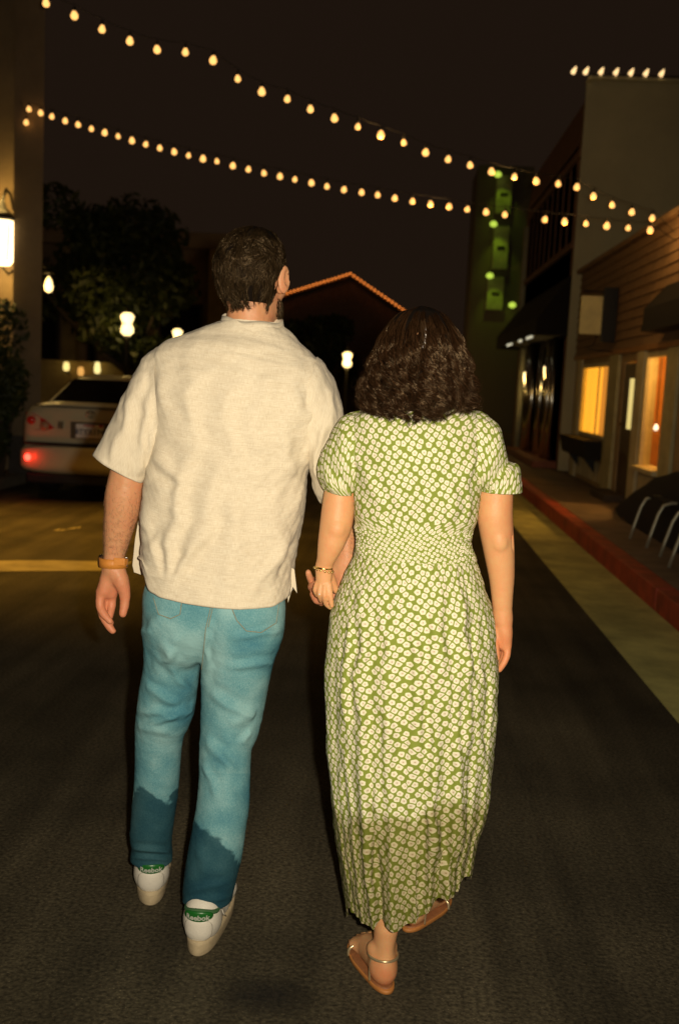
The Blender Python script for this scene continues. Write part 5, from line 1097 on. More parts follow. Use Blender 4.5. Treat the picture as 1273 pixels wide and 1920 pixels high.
# stitched hem band and turned-in edge
inner = RG[0].copy(); inner = V[:220].copy(); cxy = np.array([inner[:, 0].mean(), YM, 0]); ring_in = inner.copy(); ring_in[:, :2] = cxy[:2] + (inner[:, :2] - cxy[:2]) * 0.985; ring_up = ring_in.copy(); ring_up[:, 2] += 0.025
m0 = len(V); V2 = np.concatenate([V, ring_in, ring_up]); k = np.arange(220); k2 = (k + 1) % 220
Fx = np.concatenate([np.stack([k2, k, m0 + k, m0 + k2], 1), np.stack([m0 + k2, m0 + k, m0 + 220 + k, m0 + 220 + k2], 1)])
uvf = np.concatenate([uv.reshape(-1, 2), uv[0], uv[0]])
sh = link('shirt', npmesh('shirt', V2, np.concatenate([F, Fx]), True, uvf), M_LINEN, man)
SBV = BVHTree.FromPolygons([tuple(v) for v in V], F.tolist())
def sleeve(name, outer, innr, dep, dyc, parent, mat, P, n=90, m=44, gather=0.0, power=2.2, uvk=1.0, fl=None):
    to = np.linspace(0, 1, len(outer)); t = np.linspace(0, 1, m)
    O = np.array([P(x, y, dyc) for x, y in outer]); I = np.array([P(x, y, dyc) for x, y in innr])
    Oc = np.stack([smooth_interp(t, to, O[:, i]) for i in range(3)], 1); Ic = np.stack([smooth_interp(t, np.linspace(0, 1, len(innr)), I[:, i]) for i in range(3)], 1)
    d = np.interp(t, np.linspace(0, 1, len(dep)), dep); R = []
    th = 2 * np.pi * np.arange(n) / n
    for j in range(m):
        c = (Oc[j] + Ic[j]) / 2; ax = (Oc[j] - Ic[j]) / 2
        cs, sn = np.cos(th), np.sin(th); a = np.sign(cs) * np.abs(cs) ** (2 / power); b = np.sign(sn) * np.abs(sn) ** (2 / power)
        g_ = 1 + gather * (np.sin(th * 17 + 3 * math.sin(j * 0.1)) + 0.6 * np.sin(th * 29 + 1.0)) * np.interp(t[j], [0, 0.15, 0.6, 1], [1, 0.6, 0.7, 1])
        R.append(c + np.outer(a * g_, ax) + np.outer(b * g_ * d[j], [0, -1, 0]))
    R = np.array(R); V, F, uv = loft(R, back=n // 4); N_ = vnormals(V, F); c0 = R.mean(1).repeat(n, 0)
    if ((V - c0) * N_).sum() < 0: N_ = -N_
    if fl: V = folds(V, N_, fl)
    V = V + N_ * (0.0013 * wob(V, 9, 51) + 0.0008 * wob(V, 24, 52))[:, None]
    rin = V[-n:] + (R[-1].mean(0) - V[-n:]) * 0.03; rup = rin + (R[-4].mean(0) - R[-1].mean(0)); m0 = len(V); k = np.arange(n); k2 = (k + 1) % n; b0 = (m - 1) * n
    V2 = np.concatenate([V, rin, rup]); Fx = np.concatenate([np.stack([b0 + k, b0 + k2, m0 + k2, m0 + k], 1), np.stack([m0 + k, m0 + k2, m0 + n + k2, m0 + n + k], 1)])
    uvf = np.concatenate([uv.reshape(-1, 2), uv[-1], uv[-1]]) * uvk
    return link(name, npmesh(name, V2, np.concatenate([F, Fx]), True, uvf), mat, parent)
sleeve('sleeve', [(300, 650), (284, 660), (270, 672), (252, 706), (232, 748), (206, 800), (180, 848)], [(320, 868), (306, 876), (296, 884), (288, 890), (282, 896), (277, 900), (273, 904)], [0.098, 0.094, 0.088, 0.084, 0.08], 0.0, sh, M_LINEN, PM,
       fl=[(262, 700, 226, 858, 9, 0.007), (282, 735, 258, 890, 8, 0.006), (240, 770, 212, 866, 7, 0.004), (290, 800, 276, 880, 6, 0.005)])
sleeve('sleeve', [(596, 668), (610, 684), (628, 720), (643, 770), (652, 830), (660, 885), (664, 925)], [(560, 850), (570, 860), (578, 872), (583, 890), (590, 916), (599, 936), (610, 947)], [0.095, 0.09, 0.085, 0.08, 0.076], 0.0, sh, M_LINEN, PM,
       fl=[(628, 730, 600, 840, 8, 0.006), (606, 800, 592, 900, 6, 0.005)])
# collar: a soft band standing round the neck and folding over
n = 120; th = 2 * np.pi * np.arange(n) / n - np.pi / 2; rings = []
cc = PM(474, 605); lft = PM(417, 599); rgt = PM(530, 611); hw = (rgt.x - lft.x) / 2; tilt = (rgt.z - lft.z) / (2 * hw)
for (s, dz) in ((0.94, -0.012), (0.975, 0.008), (0.985, 0.018), (1.0, 0.019), (1.03, 0.008), (1.10, -0.012), (1.17, -0.026), (1.19, -0.031), (1.16, -0.031)):
    x = (lft.x + rgt.x) / 2 + hw * s * np.cos(th); y = YM - 0.002 + 0.068 * s * np.sin(th)
    z = cc.z + dz - 0.007 + tilt * (x - cc.x) + 0.012 * np.sin(th) - 0.006 * (s > 1.05) * np.abs(np.cos(th)) + 0.0025 * np.sin(5 * th + 1)
    rings.append(np.stack([x, y, z], 1))
V, F, uv = loft(np.array(rings)); link('collar', npmesh('collar', V, F, True, uv.reshape(-1, 2)), M_LINEN, sh)
# front flap seen past the left side, and the little vent corner on the right
def flap(name, pts, dy, thick=0.002):
    pp = [PM(x, y, dy) for x, y in pts]; m = MB(); m.poly(pp, (0, thick, 0)); me = m.mesh(name); return link(name, me, M_LINEN, sh)
flap('front_flap', [(272, 930), (262, 965), (254, 1010), (249, 1060), (252, 1073), (264, 1077), (285, 1086), (290, 1000)], 0.05)
flap('front_flap', [(540, 1060), (552, 1068), (557, 1112), (549, 1100), (540, 1130)], -0.02)

# ---- shoes
def footprint(L, wh, wt, n=48):
    """outline of a sole, heel at origin, toe along +y"""
    ys = [0.0, 0.02, 0.06, 0.11, 0.17, 0.22, 0.26, 0.28]; k = L / 0.28; wr = [0.0, 0.70, 1.0, 0.93, 1.1, 1.12, 0.85, 0.0]
    t = np.linspace(0, np.pi, n // 2 + 1); y = L / 2 - L / 2 * np.cos(t)
    h_ = np.where(y < L * 0.4, wh, wt); h_ = wh + (wt - wh) * np.clip((y / L - 0.25) / 0.35, 0, 1)
    e = (1 - np.abs(2 * y / L - 1) ** 3.2) ** 0.5
    w_ = h_ * e; return np.concatenate([np.stack([w_, y], 1), np.stack([-w_[-2:0:-1], y[-2:0:-1]], 1)])
def frame(heel, ang, pitch=0.0):
    return Matrix.Translation(heel) @ Matrix.Rotation(-ang, 4, 'Z') @ Matrix.Rotation(-pitch, 4, 'X')
def shoe(heel, ang, pitch):
    M = frame(heel, ang, pitch) @ Matrix.Scale(1.12, 4); t = lambda p: M @ Vector(p); R3 = np.array(M.to_3x3().normalized())
    S = SDF(); S.ell(t((0, 0.052, 0.062)), (0.046, 0.058, 0.056), R3, 0.02); S.cone(t((0, 0.04, 0.075)), t((0, 0.05, 0.088)), 0.042, 0.042, 0.015)
    S.cone(t((0, 0.06, 0.058)), t((0.004, 0.17, 0.048)), 0.043, 0.041, 0.02); S.cone(t((0.004, 0.15, 0.05)), t((0.006, 0.23, 0.036)), 0.038, 0.027, 0.02)
    S.ell(t((0.004, 0.225, 0.045)), (0.048, 0.069, 0.029), R3, 0.02); S.cone(t((0, 0.10, 0.078)), t((0.003, 0.17, 0.062)), 0.029, 0.025, 0.015)
    S.ell(t((0, 0.02, 0.020)), (0.2, 0.5, 0.0134), R3, 0.004, True)
    V, F = S.build(0.003); up = link('shoe', npmesh('shoe', V, F), M_SHOE, man)
    fp = footprint(0.292, 0.039, 0.047); n = len(fp); rows = []
    for (z, s) in ((0.0, 0.93), (0.003, 0.97), (0.014, 1.0), (0.026, 1.02), (0.034, 1.0), (0.035, 0.9)):
        o = fp.copy(); o[:, 0] *= s; o[:, 1] = 0.146 + (o[:, 1] - 0.146) * (1 + (s - 1) * 0.3); rows.append([t((x, y - 0.004, z + (0.016 * max(0, (y - 0.22) / 0.06) ** 2 if z < 0.02 else 0.006 * max(0, (y - 0.22) / 0.06)))) for x, y in o])
    V, F, uv = loft(np.array(rows)); F3 = [(0, k + 1, k) for k in range(1, n - 1)]; b0 = 5 * n; F3 += [(b0, b0 + k, b0 + k + 1) for k in range(1, n - 1)]
    link('sole', npmesh('sole', V, F, True, None, F3), M_SOLE, up)
    # padded heel patch, green tab and its lettering, all wrapped round the heel
    def wrap(x, z, off): a = x / 0.043; q = np.sqrt(max(1e-4, 1 - ((z - 0.064) / 0.062) ** 2)) if z < 0.064 else 1.0; return t((math.sin(a) * (0.0415 + off) * q, 0.044 - math.cos(a) * (0.0455 + off) * q, z))
    def patch(name, hw, z0, z1, off, mat, pw, parent):
        rows = []; zc, hh = (z0 + z1) / 2, (z1 - z0) / 2; n = 36
        for s, o in ((1.0, off - 0.003), (1.0, off), (0.92, off + 0.0012), (0.6, off + 0.002), (0.3, off + 0.0022), (0.02, off + 0.0022)):
            rr = []
            for k in range(n):
                a = 2 * math.pi * k / n; c, q = math.cos(a), math.sin(a); rr.append(wrap(hw * s * math.copysign(abs(c) ** (2 / pw), c), zc + hh * s * math.copysign(abs(q) ** (2 / pw), q), o))
            rows.append(rr)
        V, F, uv = loft(np.array(rows)); return link(name, npmesh(name, V, F), mat, parent)
    patch('heel_counter', 0.036, 0.034, 0.086, 0.0015, M_SHOE, 3.0, up)
    tab = patch('heel_tab', 0.036, 0.084, 0.108, 0.003, M_GREEN, 2.3, up)
    tm = text_mesh('lettering', 'Reebok', 0.0165, 0.0002, 0.0005)
    for v in tm.vertices: p = wrap(v.co.x, 0.0945 + v.co.y, 0.0058); v.co = p
    link('lettering', tm, simple('white_print', (0.8, 0.8, 0.72), 0.6), up)
    # lining collar in green behind the tab
    m = MB(); m.tube([t((0.036 * math.sin(a), 0.046 - 0.038 * math.cos(a), 0.104 - 0.012 * abs(math.sin(a)) ** 2)) for a in np.linspace(-1.9, 1.9, 24)], 0.006, 8); m.build('lining', simple('green_lining', (0.05, 0.14, 0.05), 0.8), up)
    for s in (-1, 1):
        m = MB(); m.tube([t((s * 0.040, 0.075, 0.075)), t((s * 0.0425, 0.09, 0.055)), t((s * 0.044, 0.11, 0.04))], 0.0016, 6); m.build('seam', M_SHOE, up)
hl = gnd(282, 1698); hr = gnd(369, 1793)
shoe((hl.x, hl.y, 0.0), -0.20, 0.0); shoe((hr.x, hr.y, 0.0), 0.03, 0.0)

# ---- leather watch strap
def ring_band(P0, P1, rx, ry, w_, mat, name, parent, th0=0.0022, n=64):
    ax = (Vector(P1) - Vector(P0)).normalized(); a = Vector((1, 0, 0)); a = (a - ax * a.dot(ax)).normalized(); b = ax.cross(a); c = (Vector(P0) + Vector(P1)) / 2; rows = []
    for (s, o) in ((-0.5, 0.0), (-0.48, th0), (0.48, th0), (0.5, 0.0), (0.5, -0.001), (-0.5, -0.001)):
        rows.append([c + ax * (s * w_) + a * math.cos(q) * (rx + o) + b * math.sin(q) * (ry + o) for q in np.linspace(0, 2 * math.pi, n, endpoint=False)])
    V, F, uv = loft(np.array(rows + rows[:1])); return link(name, npmesh(name, V, F), mat, parent)
wst = ring_band(PM(213.5, 1045, L0), PM(213, 1063, L0), 0.0355, 0.0345, 0.0245, M_LEATHER, 'watch_strap', man)
p = PM(224, 1053, L0 - 0.0355); m = MB(); m.box(p.x - 0.014, p.x + 0.015, p.y - 0.0022, p.y + 0.001, p.z - 0.0095, p.z + 0.0095, bev=0.001); m.build('strap_end', M_LEATHER, wst)
p = PM(190, 1052, L0 + 0.006); m = MB(); m.lathe([(0.017, -0.004), (0.0185, 0.0), (0.017, 0.005), (0.0, 0.006)], tuple(p), 20, 'x'); m.build('watch_case', M_STEEL, wst)
for (x, y) in ((191, 1061), (236, 1061), (237, 1046)):
    p = PM(x, y, L0 - 0.006); m = MB(); m.lathe([(0.0028, -0.004), (0.0028, 0.004)], tuple(p), 8, 'x'); m.build('lug', M_STEEL, wst)

# ---- hair: layered brown strands combed from the crown
Hl = [(470, 425), (442, 433), (422, 450), (410, 475), (405, 505), (407, 530), (413, 548), (420, 564), (428, 578)]
Hr = [(480, 424), (507, 433), (523, 451), (531, 477), (532, 500), (526, 520), (518, 543), (511, 560), (504, 577)]
def hair_hull(Hl, Hr, P, Yc, bb, bf):
    Lp = [P(x, y) for x, y in Hl]; Rp = [P(x, y) for x, y in Hr]; zt = Lp[0].z; zb = Lp[-1].z
    def f(s):
        z = zt + (zb - zt) * s; xl = smooth_interp(z, [p.z for p in Lp], [p.x for p in Lp]); xr = smooth_interp(z, [p.z for p in Rp], [p.x for p in Rp])
        return (xl + xr) / 2, (xr - xl) / 2, z, np.interp(s, *bb), np.interp(s, *bf)
    return f
fm = hair_hull(Hl, Hr, PM, YM, ([0, 0.06, 0.2, 0.45, 0.7, 0.85, 1.0], [0.012, 0.055, 0.093, 0.114, 0.104, 0.084, 0.072]), ([0, 0.06, 0.2, 0.45, 0.6, 1.0], [0.012, 0.055, 0.095, 0.105, 0.08, 0.03]))
def hull_pt(f, Yc, phi, s, rho):
    cx, a, z, b, fr = f(s); c, q = np.cos(phi), np.sin(phi); dep = np.where(q < 0, b, fr); return np.stack([cx + a * c * rho, Yc + dep * q * rho, z], -1)
def hair_cap(f, Yc, s1, name, mat, parent, rho=0.93, front_cut=None):
    ss = np.linspace(0.0, s1, 40); n = 90; ph = 2 * np.pi * np.arange(n) / n; R = []
    for s in ss: R.append(hull_pt(f, Yc, ph, np.full(n, s if front_cut is None else s), rho * (1 + 0.02 * np.sin(9 * ph + 8 * s))))
    R = np.array(R)
    if front_cut:
        q = np.sin(ph)[None, :]; lim = np.where(q > 0.0, front_cut[0] + (s1 - front_cut[0]) * (1 - np.clip(q * 2.2, 0, 1)), s1); sc = ss[:, None] / s1 * lim
        R = np.array([hull_pt(f, Yc, ph, sc[j], rho * (1 + 0.02 * np.sin(9 * ph + 8 * ss[j]))) for j in range(len(ss))])
    V, F, uv = loft(R); return link(name, npmesh(name, V, F), mat, parent)
YHM = YM - 0.005
hair_m = hair_cap(fm, YHM, 0.93, 'hair', M_CAP, man, 0.925, (0.42,))
r = np.random.default_rng(5); NC = 170; cl_phi = r.uniform(0, 2 * np.pi, NC); cl_s = r.uniform(0.02, 0.78, NC) ; cl_ph = r.uniform(0, 6.28, NC); cl_len = r.uniform(0.22, 0.45, NC); cl_tw = r.normal(0, 0.38, NC); cl_lift = r.uniform(-0.01, 0.08, NC)
N = 5200; ci = r.integers(0, NC, N); T = np.linspace(0, 1, 16)[None, :]
phi0 = cl_phi[ci] + r.normal(0, 0.055, N); s0 = np.clip(cl_s[ci] + r.normal(0, 0.035, N), 0.01, 0.85); front = np.sin(phi0) > 0.35
ln = cl_len[ci] * r.uniform(0.8, 1.2, N); s = s0[:, None] + ln[:, None] * T; smax = np.where(np.sin(phi0) > 0.25, 0.48, 1.02 + r.normal(0, 0.03, N)); s = np.minimum(s, smax[:, None] - 0.04 * (1 - T))
phi = phi0[:, None] + cl_tw[ci][:, None] * T ** 1.5 + 0.11 * np.sin(cl_ph[ci][:, None] + 6 * T)
pull = 0.08 * np.sin(cl_ph[ci] * 3)[:, None] * T
rho = 0.95 + r.uniform(0, 0.055, N)[:, None] + cl_lift[ci][:, None] * np.sin(3.1 * T) + np.maximum(0, T - 0.72) * 0.22 * (np.sin(cl_ph[ci]) > -0.2)[:, None] * (s > 0.6)
P_ = hull_pt(fm, YHM, phi + pull, s, rho); P_ += 0.0016 * np.sin(40 * T[..., None] * 0.4 + r.uniform(0, 6.28, (N, 1, 3)))
# keep hair clear of the ear
ear = np.array(at_m(0.083, -0.002, -0.004)); d_ = np.linalg.norm(P_[:, -1] - ear, axis=1); d_ = np.linalg.norm(P_ - ear, axis=2).min(1); P_ = P_[d_ > 0.026]; rr_ = r.uniform(0.0004, 0.0009, len(P_))
link('strands', strand_mesh('strands', P_, rr_, 3, 0.4), M_HAIR_M, hair_m)
# short beard along the jaw
N = 1500; q = r.uniform(-1, 1, N); side = np.sign(q); up_ = r.uniform(0, 1, N)
base = np.array([at_m(s_ * (0.066 - 0.02 * u_), 0.005 + 0.075 * u_ + 0.02 * r.uniform(), -0.045 - 0.045 * r.uniform() - 0.01 * u_) for s_, u_ in zip(side, up_)])
ctr = np.array(at_m(0, 0.02, -0.04)); dirn = base - ctr; dirn /= np.linalg.norm(dirn, axis=1)[:, None]; tip = dirn * 0.6 + np.array([0, 0, -0.8]); T3 = np.linspace(0, 1, 4)[None, :, None]
link('beard', strand_mesh('beard', base[:, None, :] + dirn[:, None, :] * 0.003 + tip[:, None, :] * 0.005 * T3, np.full(N, 0.0004), 3), M_HAIR_M, man)
# fine dark hair on both forearms
bodyme = [c for c in man.children if c.name.startswith('body')][0].data
bv = np.zeros(len(bodyme.vertices) * 3, np.float32); bodyme.vertices.foreach_get('co', bv); bv = bv.reshape(-1, 3); bn = np.zeros(len(bv) * 3, np.float32); bodyme.vertices.foreach_get('normal', bn); bn = bn.reshape(-1, 3)
bx, by = pix(bv); sel = np.where((((bx < 275) & (by > 905) & (by < 1038)) | ((bx > 600) & (bx < 690) & (by > 955) & (by < 1040))) & (r.uniform(0, 1, len(bv)) < np.clip((by - 900) / 260, 0.04, 0.5)))[0]; sel = r.choice(sel, min(1500, len(sel)), replace=False)
b0 = bv[sel]; bnn = bn[sel]; tn = np.cross(bnn, r.normal(size=(len(sel), 3))) * 0.6 + np.array([0.25, 0, -0.7]); tn -= bnn * (tn * bnn).sum(1)[:, None]; tn /= np.linalg.norm(tn, axis=1)[:, None] + 1e-9
ln_ = r.uniform(0.006, 0.013, (len(sel), 1, 1)); TT = np.linspace(0, 1, 5)[None, :, None]
link('arm_hair', strand_mesh('arm_hair', b0[:, None] + bnn[:, None] * (0.0003 + 0.002 * np.sin(TT * 2.4)) + tn[:, None] * ln_ * TT, np.full(len(sel), 0.00022), 3), simple('arm_hair_brown', (0.16, 0.08, 0.035), 0.5), man)

# ================================================================== the woman in the flowered dress
YD = 2.43
UW = 1.284e-3
def PW(px, py, dy=0.0): return atY(px, py, YD + dy)
wom = thing('person', 'person in a long green flowered dress and gold-strapped sandals, walking hand in hand', 'person', (PW(770, 1800).x, YD, 0.0), 'couple walking hand in hand')
S = SDF()
hw_ = PW(786, 674, 0.004); at_w = head_sdf(S, hw_, -0.05, 0.88)
S.cone(PW(785, 715, 0.0), PW(783, 780, 0.0), 0.045, 0.048, 0.02)
S.chain([PW(783, 815), PW(780, 900), PW(776, 1010), PW(774, 1100)], [0.075, 0.095, 0.085, 0.10], 0.03)
S.cone(PW(690, 805), PW(872, 812), 0.036, 0.036, 0.03)
# left arm (to the man's hand)
AL = -0.015
px_chain(S, [(668, 812, 0, 32), (648, 870, 0, 30), (637, 925, -0.005, 29), (634, 955, -0.01, 30.5), (630, 985, -0.015, 30), (622, 1015, -0.02, 25.5), (614, 1040, -0.02, 19), (607, 1064, AL, 13)], PW, UW, 0.025)
px_chain(S, [(607, 1062, AL, 14), (607, 1080, AL - 0.002, 15), (606, 1096, AL - 0.002, 13)], PW, UW, 0.012, ((0, 1, 0), 0.72))
px_chain(S, [(617, 1096, AL - 0.008, 6.0), (619, 1116, AL - 0.012, 5.4), (622, 1136, AL - 0.010, 4.4)], PW, UW, 0.003)          # index finger
px_chain(S, [(609, 1099, AL - 0.011, 5.6), (608.5, 1117, AL - 0.016, 5.2), (611, 1131, AL - 0.004, 4.8), (619, 1139, AL + 0.004, 4.4)], PW, UW, 0.0025)   # middle, bent
px_chain(S, [(600.5, 1098, AL - 0.009, 5.3), (599, 1114, AL - 0.013, 4.9), (602, 1126, AL + 0.002, 4.4)], PW, UW, 0.0025)
px_chain(S, [(594, 1094, AL - 0.004, 4.8), (591, 1107, AL - 0.006, 4.4), (595, 1117, AL + 0.006, 4.0)], PW, UW, 0.0025)
for gx in (613.5, 604.6, 596.5): S.cone(PW(gx, 1100, AL - 0.024), PW(gx - 0.5, 1124, AL - 0.024), 0.0012, 0.0022, 0.003, True)
px_chain(S, [(618, 1078, AL + 0.012, 9), (626, 1096, AL + 0.022, 7), (630, 1108, AL + 0.026, 5.6)], PW, UW, 0.006)           # thumb, mostly behind
# right arm, hanging
px_chain(S, [(896, 815, 0, 34), (918, 870, 0, 33), (929, 918, 0.0, 31.5), (927, 962, 0.0, 33), (931, 1000, 0.004, 31), (936, 1040, 0.008, 28), (940, 1080, 0.012, 24), (941, 1120, 0.014, 20), (942, 1158, 0.016, 17)], PW, UW, 0.025)
AR = 0.016
px_chain(S, [(942, 1158, AR, 16.5), (945, 1185, AR - 0.004, 15.5), (946, 1208, AR - 0.002, 13)], PW, UW, 0.012)
px_chain(S, [(938, 1180, AR + 0.01, 14), (936, 1208, AR + 0.012, 11)], PW, UW, 0.012)
px_chain(S, [(951, 1208, AR - 0.006, 7.2), (950, 1228, AR - 0.012, 6.6), (944, 1243, AR - 0.018, 6.0), (936, 1256, AR - 0.018, 5.0)], PW, UW, 0.004)
px_chain(S, [(947, 1210, AR + 0.008, 7.2), (945, 1230, AR + 0.004, 6.6), (938, 1245, AR - 0.006, 6.0), (931, 1254, AR - 0.01, 5.0)], PW, UW, 0.004)
px_chain(S, [(941, 1210, AR + 0.020, 7.0), (939, 1230, AR + 0.016, 6.4), (933, 1242, AR + 0.004, 5.6), (928, 1248, AR + 0.0, 5.0)], PW, UW, 0.004)
px_chain(S, [(936, 1208, AR + 0.03, 6.8), (933, 1226, AR + 0.026, 6.0), (929, 1238, AR + 0.016, 5.0)], PW, UW, 0.004)
px_chain(S, [(930, 1182, AR - 0.004, 9), (928, 1206, AR - 0.012, 7.5), (930, 1222, AR - 0.018, 6.2), (932, 1234, AR - 0.02, 5.2)], PW, UW, 0.005)
S.cone(PW(938, 1188, AR - 0.026), PW(944, 1222, AR - 0.024), 0.003, 0.002, 0.004, True)
S.cone(PW(955, 992, -0.012), PW(961, 1030, -0.010), 0.0022, 0.0025, 0.006, True); S.ell(PW(938, 1018, -0.030), (0.012, 0.006, 0.014), None, 0.014)
S.ell(PW(632, 992, -0.048), (0.014, 0.007, 0.012), None, 0.014); S.cone(PW(612, 960, -0.028), PW(620, 984, -0.034), 0.0022, 0.002, 0.006, True)
# legs and feet
hl = gnd(727, 1856, 0.012); fh = (hl.x, hl.y, 0.014); angL = -0.36
hr = gnd(762, 1740, 0.012); frh = (hr.x, hr.y, 0.014); angR = 0.50
def foot(S, heel, ang):
    M = frame(heel, ang); t = lambda p: M @ Vector(p); R3 = np.array(M.to_3x3())
    S.ell(t((0, 0.030, 0.030)), (0.029, 0.032, 0.032), R3, 0.02); S.cone(t((0, 0.045, 0.05)), t((0, 0.15, 0.026)), 0.029, 0.026, 0.02); S.cone(t((0, 0.05, 0.03)), t((0.002, 0.165, 0.018)), 0.026, 0.024, 0.02)
    S.ell(t((0.0, 0.175, 0.018)), (0.042, 0.03, 0.016), R3, 0.015)
    for k, (x, l, r_) in enumerate(((-0.030, 0.225, 0.0105), (-0.013, 0.228, 0.008), (0.002, 0.222, 0.0075), (0.016, 0.213, 0.007), (0.029, 0.203, 0.0068))):
        x = x if ang < 0 and False else x; s = 1 if ang > 0 else -1
        S.chain([t((s * x, 0.18, 0.017)), t((s * x, l - 0.015, 0.016)), t((s * x, l, 0.010))], [r_, r_, r_ * 0.85], 0.004)
    for s in (-1, 1): S.ell(t((s * 0.026, 0.055, 0.075)), (0.012, 0.016, 0.016), R3, 0.012)
    return t
tL = foot(S, fh, angL); tR = foot(S, frh, angR)
ak = tL((0, 0.042, 0.085)); S.chain([tL((0, 0.038, 0.03)), ak, atY(724, 1738, ak.y + 0.0), atY(726, 1620, ak.y + 0.02), atY(735, 1400, YD), PW(740, 1130)], [0.024, 0.0255, 0.030, 0.040, 0.045, 0.08], 0.02)
S.cone(tL((0, 0.018, 0.05)), tL((0, 0.026, 0.13)), 0.010, 0.010, 0.02)
ak = tR((0, 0.042, 0.085)); S.chain([tR((0, 0.038, 0.03)), ak, Vector((ak.x - 0.01, ak.y - 0.02, 0.25)), Vector((ak.x - 0.02, ak.y - 0.05, 0.45)), PW(815, 1130)], [0.024, 0.0255, 0.04, 0.05, 0.085], 0.02)
V, F = S.build(0.0032); nn = vnormals(V, F); me = npmesh('body', V, F); px_, py_ = pix(V)
attr(me, 'blush', 0.7 * np.clip((py_ - 1150) / 50, 0, 1) * (py_ < 1300) + 0.4 * ((px_ > 945) & (py_ < 1010)) * np.clip((px_ - 940) / 18, 0, 1) + 0.7 * np.clip((py_ - 1800) / 30, 0, 1))
link('body', me, M_SKIN_W, wom)

# ---- dress
n = 300
Lb = [(752, 752), (722, 760), (690, 768), (664, 776), (652, 792), (652, 830), (656, 880), (660, 925), (665, 985), (668, 1000), (669, 1020), (662, 1043), (650, 1066)]
Rb = [(818, 754), (848, 762), (880, 770), (900, 780), (907, 796), (907, 850), (902, 920), (898, 955), (893, 980), (884, 1000), (882, 1028), (889, 1045), (898, 1066)]
z0 = PW(775, 1046).z; z1 = PW(785, 756).z; zs = np.linspace(z0, z1, 110)
RG = hull_rings(Lb, Rb, YD, zs, ([z0, z0 + 0.06, z0 + 0.2, z1 - 0.10, z1 - 0.04, z1], [0.102, 0.096, 0.112, 0.112, 0.090, 0.060]), ([z0, z0 + 0.06, z0 + 0.18, z1 - 0.06, z1], [0.11, 0.105, 0.15, 0.08, 0.05]), n, PW)
V, F, uv = loft(RG); N_ = vnormals(V, F); N_ = N_ if (N_[:, 1] * (V[:, 1] - YD)).sum() > 0 else -N_
px_, py_ = pix(V)
smk = np.clip((V[:, 2] - z0) / 0.006, 0, 1) * np.clip((z0 + 0.082 - V[:, 2]) / 0.010, 0, 1)
u_ = uv.reshape(-1, 2)
sm_h = 0.0022 * np.abs(np.sin(u_[:, 1] * 2 * np.pi / 0.017 + 0.4 * np.sin(u_[:, 0] * 60))) + 0.0016 * np.sin(u_[:, 0] * 2 * np.pi / 0.0095 + 2.2 * np.sin(u_[:, 1] * 190 + u_[:, 0] * 12))
V = folds(V, N_, [(690, 905, 720, 985, 9, 0.004), (740, 930, 735, 985, 7, 0.003), (860, 900, 840, 985, 9, 0.004), (800, 935, 805, 985, 7, 0.003), (880, 930, 868, 985, 6, 0.003), (668, 840, 690, 930, 8, 0.004), (895, 850, 880, 930, 8, 0.004), (715, 950, 722, 990, 5, 0.003), (770, 945, 768, 990, 5, 0.0025), (830, 945, 826, 990, 5, 0.003)])
V = V + N_ * (sm_h * smk + 0.0012 * wob(V, 7, 61))[:, None]
# the smocked waist draws the printed cloth together
vv = u_[:, 1].copy(); k_ = 1 + 0.75 * np.clip((zs - z0) / 0.006, 0, 1) * np.clip((z0 + 0.085 - zs) / 0.012, 0, 1); dv = np.diff(zs, prepend=zs[0]) * k_; vmap = np.cumsum(dv).repeat(n); gs = 1 + 0.55 * np.clip((z0 + 0.10 - V[:, 2]) / 0.03, 0, 1)
dress = link('dress', npmesh('dress', V, F, True, np.stack([u_[:, 0] * gs, vmap], 1)), M_PRINT, wom)
attr(dress.data, 'wet', np.zeros(len(V)))
# skirt
Lk = [(664, 1038), (660, 1047), (648, 1072), (638, 1098), (623, 1140), (613, 1200), (610, 1300), (614, 1400), (622, 1490), (630, 1580), (640, 1660), (650, 1735), (654, 1770)]
Rk = [(886, 1038), (891, 1047), (898, 1072), (907, 1098), (921, 1140), (930, 1200), (933, 1260), (932, 1330), (925, 1410), (916, 1500), (902, 1600), (889, 1665), (878, 1735), (872, 1770)]
za = PW(770, 1739).z; zb_ = PW(775, 1042).z; zs = np.linspace(za, zb_, 200)
n = 420
RG = hull_rings(Lk, Rk, YD, zs, ([za, za + 0.3, zb_ - 0.35, zb_ - 0.16, zb_ - 0.05, zb_], [0.200, 0.190, 0.168, 0.148, 0.118, 0.105]), ([za, za + 0.3, zb_ - 0.16, zb_], [0.19, 0.17, 0.13, 0.11]), n, PW, 2.15)
t_ = ((zb_ - zs) / (zb_ - za))[:, None]; th = (2 * np.pi * np.arange(n) / n)[None, :]
am = 0.013 + 0.060 * np.clip(t_, 0, 1) ** 0.9; g1 = np.clip(t_ * 12, 0.2, 1)
rr_ = np.random.default_rng(77); pl_ = np.zeros((len(zs), n))
for nf, a_ in ((7, 0.30), (11, 0.42), (13, 0.45), (17, 0.40), (23, 0.36), (31, 0.26), (43, 0.16)):
    pl_ += a_ * np.sin(nf * th + rr_.uniform(0, 6.28) + rr_.normal(0, 0.9) * t_ * (10 / nf) + 0.5 * np.sin(3.1 * t_ + rr_.uniform(0, 6.28)))
pl_ = np.where(pl_ > 0, pl_ ** 0.9 if False else np.abs(pl_) ** 0.85, -np.abs(pl_) ** 1.0 * 0.8)
gath = 0.30 * np.sin(61 * th + 2 * np.sin(5 * th)) * np.exp(-t_ * 9)
cx_ = RG[:, :, 0].mean(1)[:, None]; back = np.clip(-np.sin(th - np.pi / 2), 0, 1) ** 0.5
mod = (am * g1 * pl_ * (0.45 + 0.75 * np.abs(np.cos(th))) + 0.03 * gath)
